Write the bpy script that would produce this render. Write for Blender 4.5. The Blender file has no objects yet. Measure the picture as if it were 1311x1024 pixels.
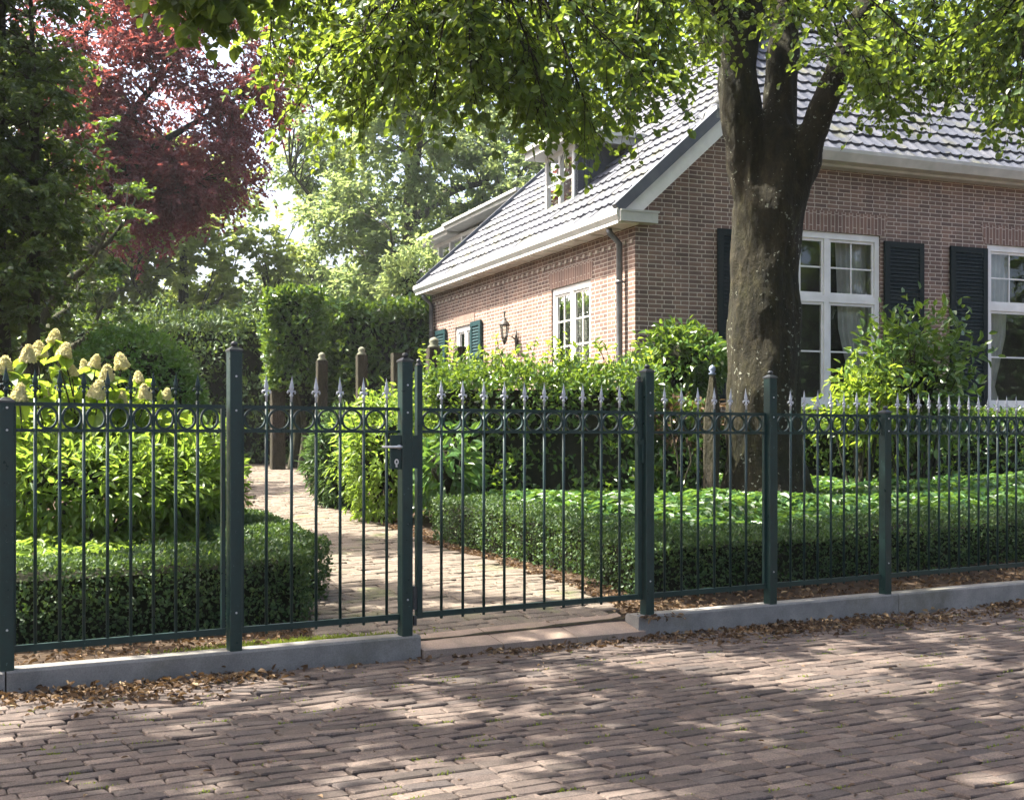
import bpy, math
import numpy as np
from mathutils import Vector, Matrix
rng = np.random.default_rng(11)
SC = bpy.context.scene
COL = SC.collection
R = math.radians

# ------------------------------------------------------------------ geometry of the view
FPX, CX, HY, EYE = 1562.0, 655.5, 562.0, 1.2
def P(px, py, Y):
    return np.array([(px-CX)/FPX*Y, Y, EYE+(HY-py)/FPX*Y])
FD = np.array([.8540, .5203]); FB = np.array([-.5203, .8540])      # along the fence, behind the fence
XV = 3219.0
def fY(px): return 5.77*XV/(XV-px)
def fxy(px): y = fY(px); return np.array([(px-CX)/FPX*y, y])
F0 = fxy(0)
def S(px): return float((fxy(px)-F0) @ FD)
def st(s, t): return F0 + np.multiply.outer(np.asarray(s, float), FD) + np.multiply.outer(np.asarray(t, float), FB)
def to_st(x, y):
    q = np.stack([np.asarray(x, float)-F0[0], np.asarray(y, float)-F0[1]], -1)
    return q @ FD, q @ FB
def kerb_top(s): return .11-.0058*np.clip(s, -6, 14)
def road_z(s): return -.0118*np.clip(s, -20, 20)
def sstep(x): x = np.clip(x, 0, 1); return x*x*(3-2*x)
def ground(x, y):
    s, t = to_st(x, y)
    base = .06+.035*np.clip(np.asarray(y)-7, 0, 19)
    k = kerb_top(s)-.02
    return k+(base-k)*sstep((t-.1)/.8)

# ------------------------------------------------------------------ noise
def _h(i, j, k):
    n = (i*374761393+j*668265263+k*1274126177) & 0xffffffff
    n = ((n ^ (n >> 13))*1274126177) & 0xffffffff
    return ((n ^ (n >> 16)) & 0xffff)/65535.0
def vnoise(p, sc=1.0):
    p = np.asarray(p, float)*sc+100.3
    i = np.floor(p).astype(np.int64); f = p-i; f = f*f*(3-2*f)
    r = 0
    for a in (0, 1):
        for b in (0, 1):
            for c in (0, 1):
                w = (f[..., 0] if a else 1-f[..., 0])*(f[..., 1] if b else 1-f[..., 1])*(f[..., 2] if c else 1-f[..., 2])
                r = r+w*_h(i[..., 0]+a, i[..., 1]+b, i[..., 2]+c)
    return r
def unit(v): return v/np.maximum(np.linalg.norm(v, axis=-1, keepdims=True), 1e-9)
def rnd(n, s=1.0): return rng.normal(size=(n, 3))*s
def U(a, b, n=None): return rng.uniform(a, b, n)

# ------------------------------------------------------------------ mesh collector
class Frame:
    def __init__(s, o, a, b, c=(0, 0, 1)):
        s.o = np.array(o, float); s.m = np.array([a, b, c], float)
    def __call__(s, p): return s.o+np.asarray(p, float) @ s.m
WORLD = Frame((0, 0, 0), (1, 0, 0), (0, 1, 0))
class M:
    def __init__(s): s.v = []; s.n = 0; s.f = []; s.uv = False
    def add(s, v, faces, mat=0, smooth=False, uv=None):
        v = np.asarray(v, float).reshape(-1, 3)
        if not isinstance(faces, list) or (faces and not isinstance(faces[0], np.ndarray)):
            groups = {}
            for f in faces: groups.setdefault(len(f), []).append(f)
            faces = [np.array(g) for g in groups.values()]
        if uv is None: uvv = np.zeros((len(v), 2))
        else: uvv = np.asarray(uv, float); s.uv = True
        s.v.append((v, uvv))
        for f in faces:
            if len(f): s.f.append((f.astype(np.int64)+s.n, mat, smooth))
        s.n += len(v)
        return s
    def box(s, lo, hi, fr=WORLD, mat=0, uv=False):
        a, b = np.array(lo, float), np.array(hi, float)
        c = np.array([[(a, b)[i][0], (a, b)[j][1], (a, b)[k][2]] for i in (0, 1) for j in (0, 1) for k in (0, 1)])
        s.add(fr(c), [[0, 1, 3, 2], [4, 6, 7, 5], [0, 4, 5, 1], [2, 3, 7, 6], [0, 2, 6, 4], [1, 5, 7, 3]], mat)
        return s
    def bar(s, p, q, w, h, up=(0, 0, 1), mat=0):          # rectangular bar from p to q
        p, q = np.array(p, float), np.array(q, float); d = unit(q-p); up = np.array(up, float)
        b = unit(np.cross(d, up)); c = np.cross(b, d)
        v = [x+b*i*w/2+c*j*h/2 for x in (p, q) for i, j in ((-1, -1), (1, -1), (1, 1), (-1, 1))]
        s.add(v, [[3, 2, 1, 0], [4, 5, 6, 7], [0, 1, 5, 4], [1, 2, 6, 5], [2, 3, 7, 6], [3, 0, 4, 7]], mat); return s
    def tube(s, pts, rad, k=8, mat=0, cap=True, smooth=True, wob=0.0):
        pts = np.asarray(pts, float); n = len(pts); rad = np.broadcast_to(np.asarray(rad, float), (n,))
        tan = unit(np.gradient(pts, axis=0)); ref = np.array([1., 0, 0]) if abs(tan[0][0]) < .8 else np.array([0, 1., 0])
        b = unit(np.cross(tan, ref)); c = np.cross(tan, b)
        a = np.arange(k)*2*math.pi/k
        rr = rad[:, None]*np.ones(k)
        v = pts[:, None]+rr[..., None]*(b[:, None]*np.cos(a)[None, :, None]+c[:, None]*np.sin(a)[None, :, None])
        if wob:
            v = pts[:, None]+(v-pts[:, None])*(1+wob*(vnoise(v*np.array([1, 1, .45]), 2.6)-.5)*2+wob*.5*(vnoise(v*np.array([1, 1, .3]), 7)-.5)*2)[..., None]
        i = np.arange(n-1)[:, None]*k+np.arange(k)[None]; j = np.arange(n-1)[:, None]*k+(np.arange(k)[None]+1) % k
        q = np.stack([i, j, j+k, i+k], -1).reshape(-1, 4)
        fs = [q]
        if cap: fs += [np.arange(k)[None, ::-1], (np.arange(k)+(n-1)*k)[None]]
        s.add(v.reshape(-1, 3), fs, mat, smooth); return s
    def lathe(s, c, prof, k=12, mat=0, smooth=True, fr=None):
        c = np.array(c, float); a = np.arange(k)*2*math.pi/k
        v = np.array([[r*math.cos(x), r*math.sin(x), z] for r, z in prof for x in a])+c
        n = len(prof); i = np.arange(n-1)[:, None]*k+np.arange(k)[None]; j = np.arange(n-1)[:, None]*k+(np.arange(k)[None]+1) % k
        s.add(v, [np.stack([i, j, j+k, i+k], -1).reshape(-1, 4), np.arange(k)[None, ::-1], (np.arange(k)+(n-1)*k)[None]], mat, smooth); return s
    def prism(s, outline, fr, axis_lo, axis_hi, mat=0):     # outline in frame (a, c); extruded along frame b
        n = len(outline)
        v = [fr((x, axis_lo, z)) for x, z in outline]+[fr((x, axis_hi, z)) for x, z in outline]
        s.add(v, [list(range(n))[::-1], [i+n for i in range(n)]]+[[i, (i+1) % n, (i+1) % n+n, i+n] for i in range(n)], mat); return s
    def quad(s, v, uv=None, mat=0): s.add(v, [list(range(len(v)))], mat, uv=uv); return s
    def build(s, name, mats, parent=None, off=(0, 0, 0)):
        me = bpy.data.meshes.new(name)
        v = np.concatenate([a for a, _ in s.v])-np.asarray(off, float)
        me.vertices.add(len(v)); me.vertices.foreach_set('co', v.astype(np.float32).ravel())
        lv = np.concatenate([f.ravel() for f, _, _ in s.f]); tot = np.concatenate([np.full(len(f), f.shape[1]) for f, _, _ in s.f])
        me.loops.add(len(lv)); me.loops.foreach_set('vertex_index', lv.astype(np.int32))
        me.polygons.add(len(tot)); st_ = np.concatenate([[0], np.cumsum(tot)[:-1]])
        me.polygons.foreach_set('loop_start', st_.astype(np.int32))
        me.polygons.foreach_set('material_index', np.concatenate([np.full(len(f), m) for f, m, _ in s.f]).astype(np.int32))
        me.polygons.foreach_set('use_smooth', np.concatenate([np.full(len(f), sm) for f, _, sm in s.f]).astype(bool))
        if s.uv:
            uv = np.concatenate([u for _, u in s.v]); l = me.uv_layers.new(name='uv'); l.data.foreach_set('uv', uv[lv].astype(np.float32).ravel())
        me.update(calc_edges=True)
        for m in (mats if isinstance(mats, (list, tuple)) else [mats]): me.materials.append(m)
        o = bpy.data.objects.new(name, me); COL.objects.link(o)
        if parent: o.parent = parent
        return o
def tag(o, label=None, cat=None, group=None, kind=None):
    for k, v in (('label', label), ('category', cat), ('group', group), ('kind', kind)):
        if v: o[k] = v
    return o
class Thing:
    def __init__(s, name, loc, label, cat, group=None):
        s.o = bpy.data.objects.new(name, None); COL.objects.link(s.o); s.o.empty_display_size = .1
        s.loc = np.array(loc, float); s.o.location = s.loc; tag(s.o, label, cat, group)
    def part(s, name, m, mats, parent=None): return m.build(name, mats, parent or s.o, s.loc)
    def inst(s, name, me, loc, parent=None, rot=None, base=None, scale=None):
        o = bpy.data.objects.new(name, me); COL.objects.link(o); o.parent = parent or s.o
        o.location = np.array(loc)-(s.loc if base is None else base)
        if rot is not None: o.rotation_euler = rot
        if scale is not None: o.scale = scale
        return o

# ------------------------------------------------------------------ materials
class NT:
    def __init__(s, name):
        s.m = bpy.data.materials.new(name); s.m.use_nodes = True; s.t = s.m.node_tree; s.t.nodes.clear()
        s.out = s.t.nodes.new('ShaderNodeOutputMaterial')
    def n(s, typ, **kw):
        x = s.t.nodes.new('ShaderNode'+typ)
        for k, v in kw.items():
            if k.startswith('i_'): x.inputs[k[2:].replace('_', ' ')].default_value = v
            else: setattr(x, k, v)
        return x
    def l(s, a, b): s.t.links.new(a, b); return s
    def noise(s, scale, detail=4, vec=None, rough=.55):
        x = s.n('TexNoise', i_Scale=scale, i_Detail=detail, i_Roughness=rough)
        if vec is not None: s.l(vec, x.inputs['Vector'])
        return x
    def ramp(s, fac, stops):
        x = s.n('ValToRGB'); e = x.color_ramp.elements
        while len(e) < len(stops): e.new(.5)
        for el, (p, c) in zip(e, stops): el.position = p; el.color = tuple(c)+(1,) if len(c) == 3 else c
        s.l(fac, x.inputs['Fac']); return x
    def mix(s, fac, a, b, mode='MIX'):
        x = s.n('MixRGB', blend_type=mode)
        for k, v in (('Fac', fac), ('Color1', a), ('Color2', b)):
            if hasattr(v, 'is_linked') or hasattr(v, 'links'): s.l(v, x.inputs[k])
            else: x.inputs[k].default_value = v if k == 'Fac' else tuple(v)+(1,)
        return x
    def bump(s, h, strength=.5, dist=.01):
        x = s.n('Bump', i_Strength=strength, i_Distance=dist); s.l(h, x.inputs['Height']); return x
    def pos(s): return s.n('NewGeometry').outputs['Position']
    def rand(s): return s.n('NewGeometry').outputs['Random Per Island']
    def bsdf(s, col, rough=.6, metal=0, spec=.5, normal=None):
        x = s.n('BsdfPrincipled')
        if isinstance(col, tuple): x.inputs['Base Color'].default_value = col+(1,)
        else: s.l(col, x.inputs['Base Color'])
        if isinstance(rough, (int, float)): x.inputs['Roughness'].default_value = rough
        else: s.l(rough, x.inputs['Roughness'])
        x.inputs['Metallic'].default_value = metal; x.inputs['Specular IOR Level'].default_value = spec
        if normal is not None: s.l(normal.outputs[0], x.inputs['Normal'])
        return x
    def done(s, sh): s.l(sh.outputs[0], s.out.inputs['Surface']); return s.m
def mat_plain(name, c1, c2, scale=8, rough=.6, spec=.4, bump=0, metal=0, detail=5):
    t = NT(name); n = t.noise(scale, detail, t.pos()); r = t.ramp(n.outputs['Fac'], [(.3, c1), (.7, c2)])
    b = t.bump(n.outputs['Fac'], bump, .01) if bump else None
    return t.done(t.bsdf(r.outputs['Color'], rough, metal, spec, b))
def mat_leaf(name, cols, trans, fac=.4, rough=.45, spec=.35, clump=1.2):
    t = NT(name); g = t.n('NewGeometry')
    n = t.noise(clump, 2, g.outputs['Position'])
    a = t.n('Math', operation='ADD'); t.l(g.outputs['Random Per Island'], a.inputs[0]); t.l(n.outputs['Fac'], a.inputs[1])
    h = t.n('Math', operation='MULTIPLY', i_Value_001=.5) if False else t.n('Math', operation='MULTIPLY')
    t.l(a.outputs[0], h.inputs[0]); h.inputs[1].default_value = .5
    k = len(cols); r = t.ramp(h.outputs[0], [(.22+.56*i/(k-1), c) for i, c in enumerate(cols)])
    b = t.bsdf(r.outputs['Color'], rough, 0, spec)
    tr = t.n('BsdfTranslucent'); mx = t.mix(.35, trans, r.outputs['Color']); t.l(mx.outputs[0], tr.inputs['Color'])
    ms = t.n('MixShader'); ms.inputs[0].default_value = fac; t.l(b.outputs[0], ms.inputs[1]); t.l(tr.outputs[0], ms.inputs[2])
    return t.done(ms)

def mat_brickwall(name, c1, c2, mortar, bw=.215, rh=.062, rot=False):
    t = NT(name); uv = t.n('TexCoord').outputs['UV']
    if rot:
        mp = t.n('Mapping'); mp.inputs['Rotation'].default_value = (0, 0, math.pi/2); t.l(uv, mp.inputs['Vector']); uv = mp.outputs[0]
    nz = t.noise(1.7, 3, uv); nz2 = t.noise(9, 4, uv)
    wob = t.n('VectorMath', operation='MULTIPLY_ADD'); t.l(nz2.outputs['Color'], wob.inputs[0]); wob.inputs[1].default_value = (.008, .008, 0); t.l(uv, wob.inputs[2])
    b = t.n('TexBrick', offset=.5, squash=.62, squash_frequency=2); b.inputs['Scale'].default_value = 1
    b.inputs['Brick Width'].default_value = bw; b.inputs['Row Height'].default_value = rh; b.inputs['Mortar Size'].default_value = .0068; b.inputs['Mortar Smooth'].default_value = .25; b.inputs['Bias'].default_value = -.1
    t.l(wob.outputs[0], b.inputs['Vector']); b.inputs['Color1'].default_value = c1+(1,); b.inputs['Color2'].default_value = c2+(1,); b.inputs['Mortar'].default_value = mortar+(1,)
    v = t.ramp(nz.outputs['Fac'], [(.3, (.72, .7, .68)), (.5, (1, .98, .96)), (.72, (1.15, 1.08, 1.02))])
    m1 = t.mix(.75, b.outputs['Color'], v.outputs['Color'], 'MULTIPLY')
    g = t.noise(60, 3, uv); v2 = t.ramp(g.outputs['Fac'], [(.3, (.8, .8, .8)), (.7, (1.12, 1.1, 1.1))]); m2 = t.mix(.8, m1.outputs[0], v2.outputs['Color'], 'MULTIPLY')
    inv = t.n('Math', operation='SUBTRACT'); inv.inputs[0].default_value = 1; t.l(b.outputs['Fac'], inv.inputs[1])
    ad = t.n('Math', operation='MULTIPLY_ADD'); t.l(g.outputs['Fac'], ad.inputs[0]); ad.inputs[1].default_value = .35; t.l(inv.outputs[0], ad.inputs[2])
    return t.done(t.bsdf(m2.outputs[0], .85, 0, .25, t.bump(ad.outputs[0], .8, .008)))

def mat_island(name, cols, nscale=6, rough=.7, spec=.3, bump=.4, moss=None, mossamt=(.55, .7), grit=.75):
    t = NT(name); g = t.n('NewGeometry')
    r = t.ramp(g.outputs['Random Per Island'], [(i/(len(cols)-1), c) for i, c in enumerate(cols)])
    n = t.noise(nscale, 6, g.outputs['Position'], .62); v = t.ramp(n.outputs['Fac'], [(.3, (.66, .66, .66)), (.7, (1.25, 1.22, 1.2))])
    c = t.mix(.85, r.outputs['Color'], v.outputs['Color'], 'MULTIPLY')
    if moss:
        n2 = t.noise(1.6, 6, g.outputs['Position'], .65); f = t.ramp(n2.outputs['Fac'], [(mossamt[0], (0, 0, 0)), (mossamt[1], (1, 1, 1))]); c = t.mix(f.outputs['Color'], c.outputs[0], moss)
    n3 = t.noise(130, 6, g.outputs['Position'], .8); v3 = t.ramp(n3.outputs['Fac'], [(.40, (.5, .5, .5)), (.5, (1, 1, 1)), (.60, (1.55, 1.5, 1.45))]); c = t.mix(grit, c.outputs[0], v3.outputs['Color'], 'MULTIPLY')
    return t.done(t.bsdf(c.outputs[0], rough, 0, spec, t.bump(n3.outputs['Fac'], bump, .004)))

def mat_bark(name, c1, c2, c3, lichen=None):
    t = NT(name); mp = t.n('Mapping'); mp.inputs['Scale'].default_value = (1, 1, .45); t.l(t.pos(), mp.inputs['Vector'])
    n = t.noise(11, 9, mp.outputs[0], .72); big = t.noise(1.3, 3, t.pos())
    r = t.ramp(n.outputs['Fac'], [(.3, c1), (.55, c2), (.75, c3)])
    gr = t.ramp(big.outputs['Fac'], [(.35, (1, 1, 1)), (.6, (.62, .85, .40))]); c = t.mix(.7, r.outputs['Color'], gr.outputs['Color'], 'MULTIPLY')
    if lichen:
        wn = t.noise(30, 3, t.pos()); wv = t.n('VectorMath', operation='MULTIPLY_ADD'); t.l(wn.outputs['Color'], wv.inputs[0]); wv.inputs[1].default_value = (.07, .07, .09); t.l(t.pos(), wv.inputs[2]); v = t.n('TexVoronoi', i_Scale=17.0); t.l(wv.outputs[0], v.inputs['Vector']); nn = t.noise(2.2, 6, t.pos(), .7)
        a = t.n('Math', operation='MULTIPLY_ADD'); t.l(nn.outputs['Fac'], a.inputs[0]); a.inputs[1].default_value = -1.3; vd = t.n('Math', operation='ADD'); t.l(v.outputs['Distance'], vd.inputs[0]); vd.inputs[1].default_value = .565; t.l(vd.outputs[0], a.inputs[2])
        f = t.ramp(a.outputs[0], [(.0, (1, 1, 1)), (.035, (0, 0, 0))]); c = t.mix(f.outputs['Color'], c.outputs[0], lichen)
    fine = t.noise(38, 5, mp.outputs[0]); h = t.n('Math', operation='MULTIPLY_ADD'); t.l(fine.outputs['Fac'], h.inputs[0]); h.inputs[1].default_value = .4; t.l(n.outputs['Fac'], h.inputs[2])
    return t.done(t.bsdf(c.outputs[0], .85, 0, .25, t.bump(h.outputs[0], 1.0, .06)))

def mat_paint(name, c, rough=.3, spec=.5, wear=None):
    t = NT(name); n = t.noise(25, 5, t.pos()); r = t.ramp(n.outputs['Fac'], [(.3, tuple(x*.8 for x in c)), (.7, tuple(min(1, x*1.15) for x in c))])
    col = r.outputs['Color']
    if wear:
        n2 = t.noise(60, 3, t.pos()); f = t.ramp(n2.outputs['Fac'], [(.68, (0, 0, 0)), (.74, (1, 1, 1))]); col = t.mix(f.outputs['Color'], col, wear).outputs[0]
    rg = t.ramp(n.outputs['Fac'], [(.3, (rough*.7,)*3), (.7, (rough*1.4,)*3)])
    return t.done(t.bsdf(col, rg.outputs['Color'], 0, spec, t.bump(n.outputs['Fac'], .12, .003)))

def mat_glass(name):
    t = NT(name); g = t.n('BsdfGlossy'); g.inputs['Roughness'].default_value = .015; g.inputs['Color'].default_value = (.95, .97, 1, 1)
    n = t.noise(2.2, 2, t.pos()); b = t.bump(n.outputs['Fac'], .04, .05); t.l(b.outputs[0], g.inputs['Normal'])
    tr = t.n('BsdfTransparent'); tr.inputs['Color'].default_value = (.86, .9, .88, 1)
    f = t.n('Fresnel'); f.inputs['IOR'].default_value = 1.7
    a = t.n('Math', operation='MULTIPLY_ADD'); t.l(f.outputs[0], a.inputs[0]); a.inputs[1].default_value = .75; a.inputs[2].default_value = .03; a.use_clamp = True
    m = t.n('MixShader'); t.l(a.outputs[0], m.inputs[0]); t.l(tr.outputs[0], m.inputs[1]); t.l(g.outputs[0], m.inputs[2])
    return t.done(m)

GREEN = mat_paint('dark_green_metal_paint', (.008, .025, .022), .38, .32, (.05, .09, .085))
SILVER = mat_paint('silver_tip_paint', (.36, .38, .40), .38, .6, (.12, .15, .16))
STEEL = mat_plain('bare_steel', (.45, .45, .45), (.62, .61, .6), 30, .35, .5, 0, .8)
BLACK = mat_plain('black_cap', (.012, .014, .016), (.03, .034, .036), 30, .4)
CONC = mat_island('concrete_kerb', [(.155, .152, .142), (.21, .205, .19)], 5, .88, .2, .5, (.085, .08, .05), (.5, .75), grit=.3)
SOIL = mat_plain('garden_soil', (.022, .015, .010), (.075, .052, .034), 14, .95, .1, 1.0)
JOINT = mat_plain('joint_sand', (.010, .009, .006), (.034, .03, .018), 22, .95, .1, .8)
ROADB = mat_island('street_clinker', [(.046, .037, .032), (.098, .076, .064), (.068, .053, .046), (.135, .106, .088), (.060, .050, .046), (.092, .068, .056)], 14, .82, .25, 1.0, (.10, .105, .055), (.66, .82))
PATHB = mat_island('path_clinker', [(.105, .086, .068), (.145, .12, .094), (.124, .102, .081), (.168, .138, .108)], 6, .82, .25, .6, (.10, .12, .045), (.56, .74))
ROADTEX = mat_brickwall('street_clinker_far', (.125, .098, .095), (.2, .15, .135), (.03, .027, .02), .2, .1)
WALL = mat_brickwall('house_brick', (.215, .142, .112), (.118, .085, .072), (.50, .445, .38))
ARCH = mat_brickwall('arch_brick', (.225, .142, .112), (.15, .10, .084), (.46, .40, .34), .27, .066, True)
WHITE = mat_plain('white_paint', (.62, .61, .575), (.74, .735, .71), 5, .45, .45)
WHITEG = mat_plain('gutter_white', (.36, .37, .34), (.50, .50, .465), 4, .5, .4)
SHUT = mat_paint('shutter_green', (.004, .010, .009), .55, .2)
SHUTB = mat_paint('shutter_teal', (.012, .04, .044), .5, .3)
SLATE = mat_plain('slate_cheek', (.05, .052, .062), (.085, .088, .10), 6, .6)
LEAD = mat_plain('lead_board', (.06, .068, .082), (.10, .11, .125), 5, .5)
TILE = mat_island('roof_tile', [(.044, .050, .066), (.070, .077, .096), (.056, .063, .080), (.09, .095, .110), (.036, .042, .056)], 4, .5, .22, .5, (.085, .085, .04), (.52, .74))
ZINC = mat_plain('zinc_pipe', (.10, .105, .11), (.17, .175, .18), 8, .45, .5, 0, .5)
CURT = mat_plain('curtain_cloth', (.46, .45, .42), (.6, .59, .55), 6, .9)
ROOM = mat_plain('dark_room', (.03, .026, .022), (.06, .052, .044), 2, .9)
GLASS = mat_glass('window_glass')
BARK = mat_bark('linden_bark', (.006, .005, .002), (.024, .019, .008), (.070, .058, .028), (.22, .23, .18))
BARK2 = mat_bark('grey_bark', (.02, .016, .012), (.05, .042, .032), (.09, .08, .06))
BARKF = mat_bark('far_bark', (.03, .028, .018), (.06, .055, .035), (.10, .09, .06))
WOOD = mat_bark('weathered_wood', (.022, .017, .013), (.048, .036, .028), (.085, .064, .05))
L_LINDEN = mat_leaf('linden_leaf', [(.026, .062, .014), (.044, .092, .020), (.066, .122, .026)], (.36, .47, .04), .48, .42, .4)
L_BOX = mat_leaf('box_leaf', [(.018, .042, .012), (.030, .066, .020), (.050, .098, .034), (.10, .15, .04)], (.16, .26, .03), .22, .5, .3, 3)
L_LAUREL = mat_leaf('laurel_leaf', [(.020, .055, .012), (.040, .095, .018), (.075, .15, .025)], (.26, .38, .03), .3, .32, .5, 1.5)
L_LIME = mat_leaf('lime_leaf', [(.055, .11, .016), (.095, .16, .022), (.17, .24, .05)], (.38, .54, .06), .46, .45, .35, 2)
L_HYD = mat_leaf('hydrangea_leaf', [(.060, .12, .016), (.10, .17, .024), (.15, .22, .04)], (.46, .60, .05), .5, .5, .3, 2)
L_HORN = mat_leaf('hornbeam_leaf', [(.018, .042, .012), (.032, .066, .018), (.055, .098, .022)], (.24, .33, .03), .32, .36, .5, 1.2)
L_COPPER = mat_leaf('copper_leaf', [(.050, .025, .034), (.082, .036, .046), (.115, .048, .048)], (.58, .13, .09), .38, .40, .45, .6)
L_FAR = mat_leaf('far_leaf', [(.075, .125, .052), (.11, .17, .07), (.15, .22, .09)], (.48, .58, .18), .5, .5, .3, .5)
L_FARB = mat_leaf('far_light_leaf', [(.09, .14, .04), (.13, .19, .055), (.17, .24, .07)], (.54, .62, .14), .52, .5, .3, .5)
L_YEW = mat_leaf('yew_leaf', [(.026, .058, .022), (.046, .09, .032), (.08, .135, .045)], (.26, .36, .05), .28, .5, .3, 1)
L_COVER = mat_leaf('cover_leaf', [(.026, .075, .015), (.044, .112, .024), (.075, .16, .034)], (.24, .40, .05), .32, .36, .45, 2)
L_FERN = mat_leaf('fern_leaf', [(.03, .07, .028), (.05, .105, .04), (.075, .14, .05)], (.2, .32, .06), .3, .45, .3, 2)
PETAL = mat_leaf('cream_petal', [(.50, .48, .22), (.62, .57, .31), (.70, .62, .42)], (.74, .68, .30), .28, .6, .2, 3)
L_DEAD = mat_leaf('dead_leaf', [(.028, .018, .012), (.06, .037, .022), (.11, .068, .038), (.26, .19, .11)], (.25, .14, .05), .15, .7, .2, 5)
L_MOSS = mat_leaf('moss_blade', [(.06, .09, .015), (.10, .14, .022), (.15, .18, .03)], (.3, .36, .03), .3, .7, .2, 5)
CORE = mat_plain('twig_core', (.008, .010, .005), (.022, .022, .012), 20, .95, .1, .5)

# ------------------------------------------------------------------ leaves
def leaf6(m, p, ax, nr, L, W, mat=0, fold=.18, curl=.12):
    n = len(p); L = np.broadcast_to(L, (n,))[:, None]; W = np.broadcast_to(W, (n,))[:, None]
    ax = unit(ax); nr = unit(nr-ax*(nr*ax).sum(-1, keepdims=True)); b = np.cross(nr, ax)
    up = nr*W*fold
    v = np.stack([p, p+ax*L*.32-b*W*.5+up, p+ax*L*.7-b*W*.36+up-nr*L*curl*.4, p+ax*L-nr*L*curl,
                  p+ax*L*.7+b*W*.36+up-nr*L*curl*.4, p+ax*L*.32+b*W*.5+up], 1)
    k = np.arange(n)[:, None]*6
    m.add(v.reshape(-1, 3), [np.concatenate([k+np.array([0, 1, 2, 3]), k+np.array([0, 3, 4, 5])])], mat)
def leaf8(m, p, ax, nr, L, W, mat=0, fold=.16, curl=.14):
    n = len(p); L = np.broadcast_to(L, (n,))[:, None]; W = np.broadcast_to(W, (n,))[:, None]
    ax = unit(ax); nr = unit(nr-ax*(nr*ax).sum(-1, keepdims=True)); b = np.cross(nr, ax); up = nr*W*fold
    lf = [p+ax*L*f+b*W*(w*sg)+up*(w*2)-nr*L*curl*f*f for sg in (-1, 1) for f, w in ((.06, .30), (.32, .50), (.66, .40))]
    v = np.stack([p+ax*L*.04, lf[0], lf[1], lf[2], p+ax*L-nr*L*curl, lf[5], lf[4], lf[3]], 1); k = np.arange(n)[:, None]*8
    m.add(v.reshape(-1, 3), [np.concatenate([k+np.array([0, 1, 2, 3, 4]), k+np.array([0, 4, 5, 6, 7])])], mat)
def leaf4(m, p, ax, nr, L, W, mat=0, fold=.15):
    n = len(p); L = np.broadcast_to(L, (n,))[:, None]; W = np.broadcast_to(W, (n,))[:, None]
    ax = unit(ax); nr = unit(nr-ax*(nr*ax).sum(-1, keepdims=True)); b = np.cross(nr, ax)
    v = np.stack([p, p+ax*L*.45-b*W*.5+nr*W*fold, p+ax*L, p+ax*L*.45+b*W*.5+nr*W*fold], 1)
    m.add(v.reshape(-1, 3), [np.arange(n*4).reshape(n, 4)], mat)

def smooth_line(pts, n=4):
    pts = np.asarray(pts, float)
    if len(pts) < 3: return np.linspace(pts[0], pts[-1], n+1)
    q = np.concatenate([[2*pts[0]-pts[1]], pts, [2*pts[-1]-pts[-2]]]); out = []
    for i in range(1, len(q)-2):
        for t in np.linspace(0, 1, n, endpoint=False):
            out.append(.5*((2*q[i])+(q[i+1]-q[i-1])*t+(2*q[i-1]-5*q[i]+4*q[i+1]-q[i+2])*t*t+(3*q[i]-q[i-1]-3*q[i+1]+q[i+2])*t**3))
    out.append(pts[-1]); return np.array(out)

def fuse(o, vox):
    """melt crossing limbs into one skin, then raise bark ridges"""
    a = o.modifiers.new('r', 'REMESH'); a.mode = 'VOXEL'; a.voxel_size = vox; b = o.modifiers.new('s', 'SMOOTH'); b.iterations = 7; b.factor = .5
    bpy.context.view_layer.update(); me = bpy.data.meshes.new_from_object(o.evaluated_get(bpy.context.evaluated_depsgraph_get())); old = o.data; mt = old.materials[0]; o.modifiers.clear(); o.data = me; me.name = 'trunk'
    if not len(me.materials): me.materials.append(mt)
    n = len(me.vertices); v = np.empty(n*3, np.float32); nr = np.empty(n*3, np.float32); me.vertices.foreach_get('co', v); me.vertices.foreach_get('normal', nr); v, nr = v.reshape(-1, 3).astype(float), nr.reshape(-1, 3)
    w = v*np.array([1, 1, .22]); d = (vnoise(w, 11)-.5)*.045+(np.abs(vnoise(w, 16)-.5)*-2+.5)*.014+(vnoise(v, 3.2)-.5)*.05+(vnoise(v, 30)-.5)*.008
    me.vertices.foreach_set('co', (v+nr*d[:, None]).astype(np.float32).ravel()); me.polygons.foreach_set('use_smooth', np.ones(len(me.polygons), bool)); me.update()
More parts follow.
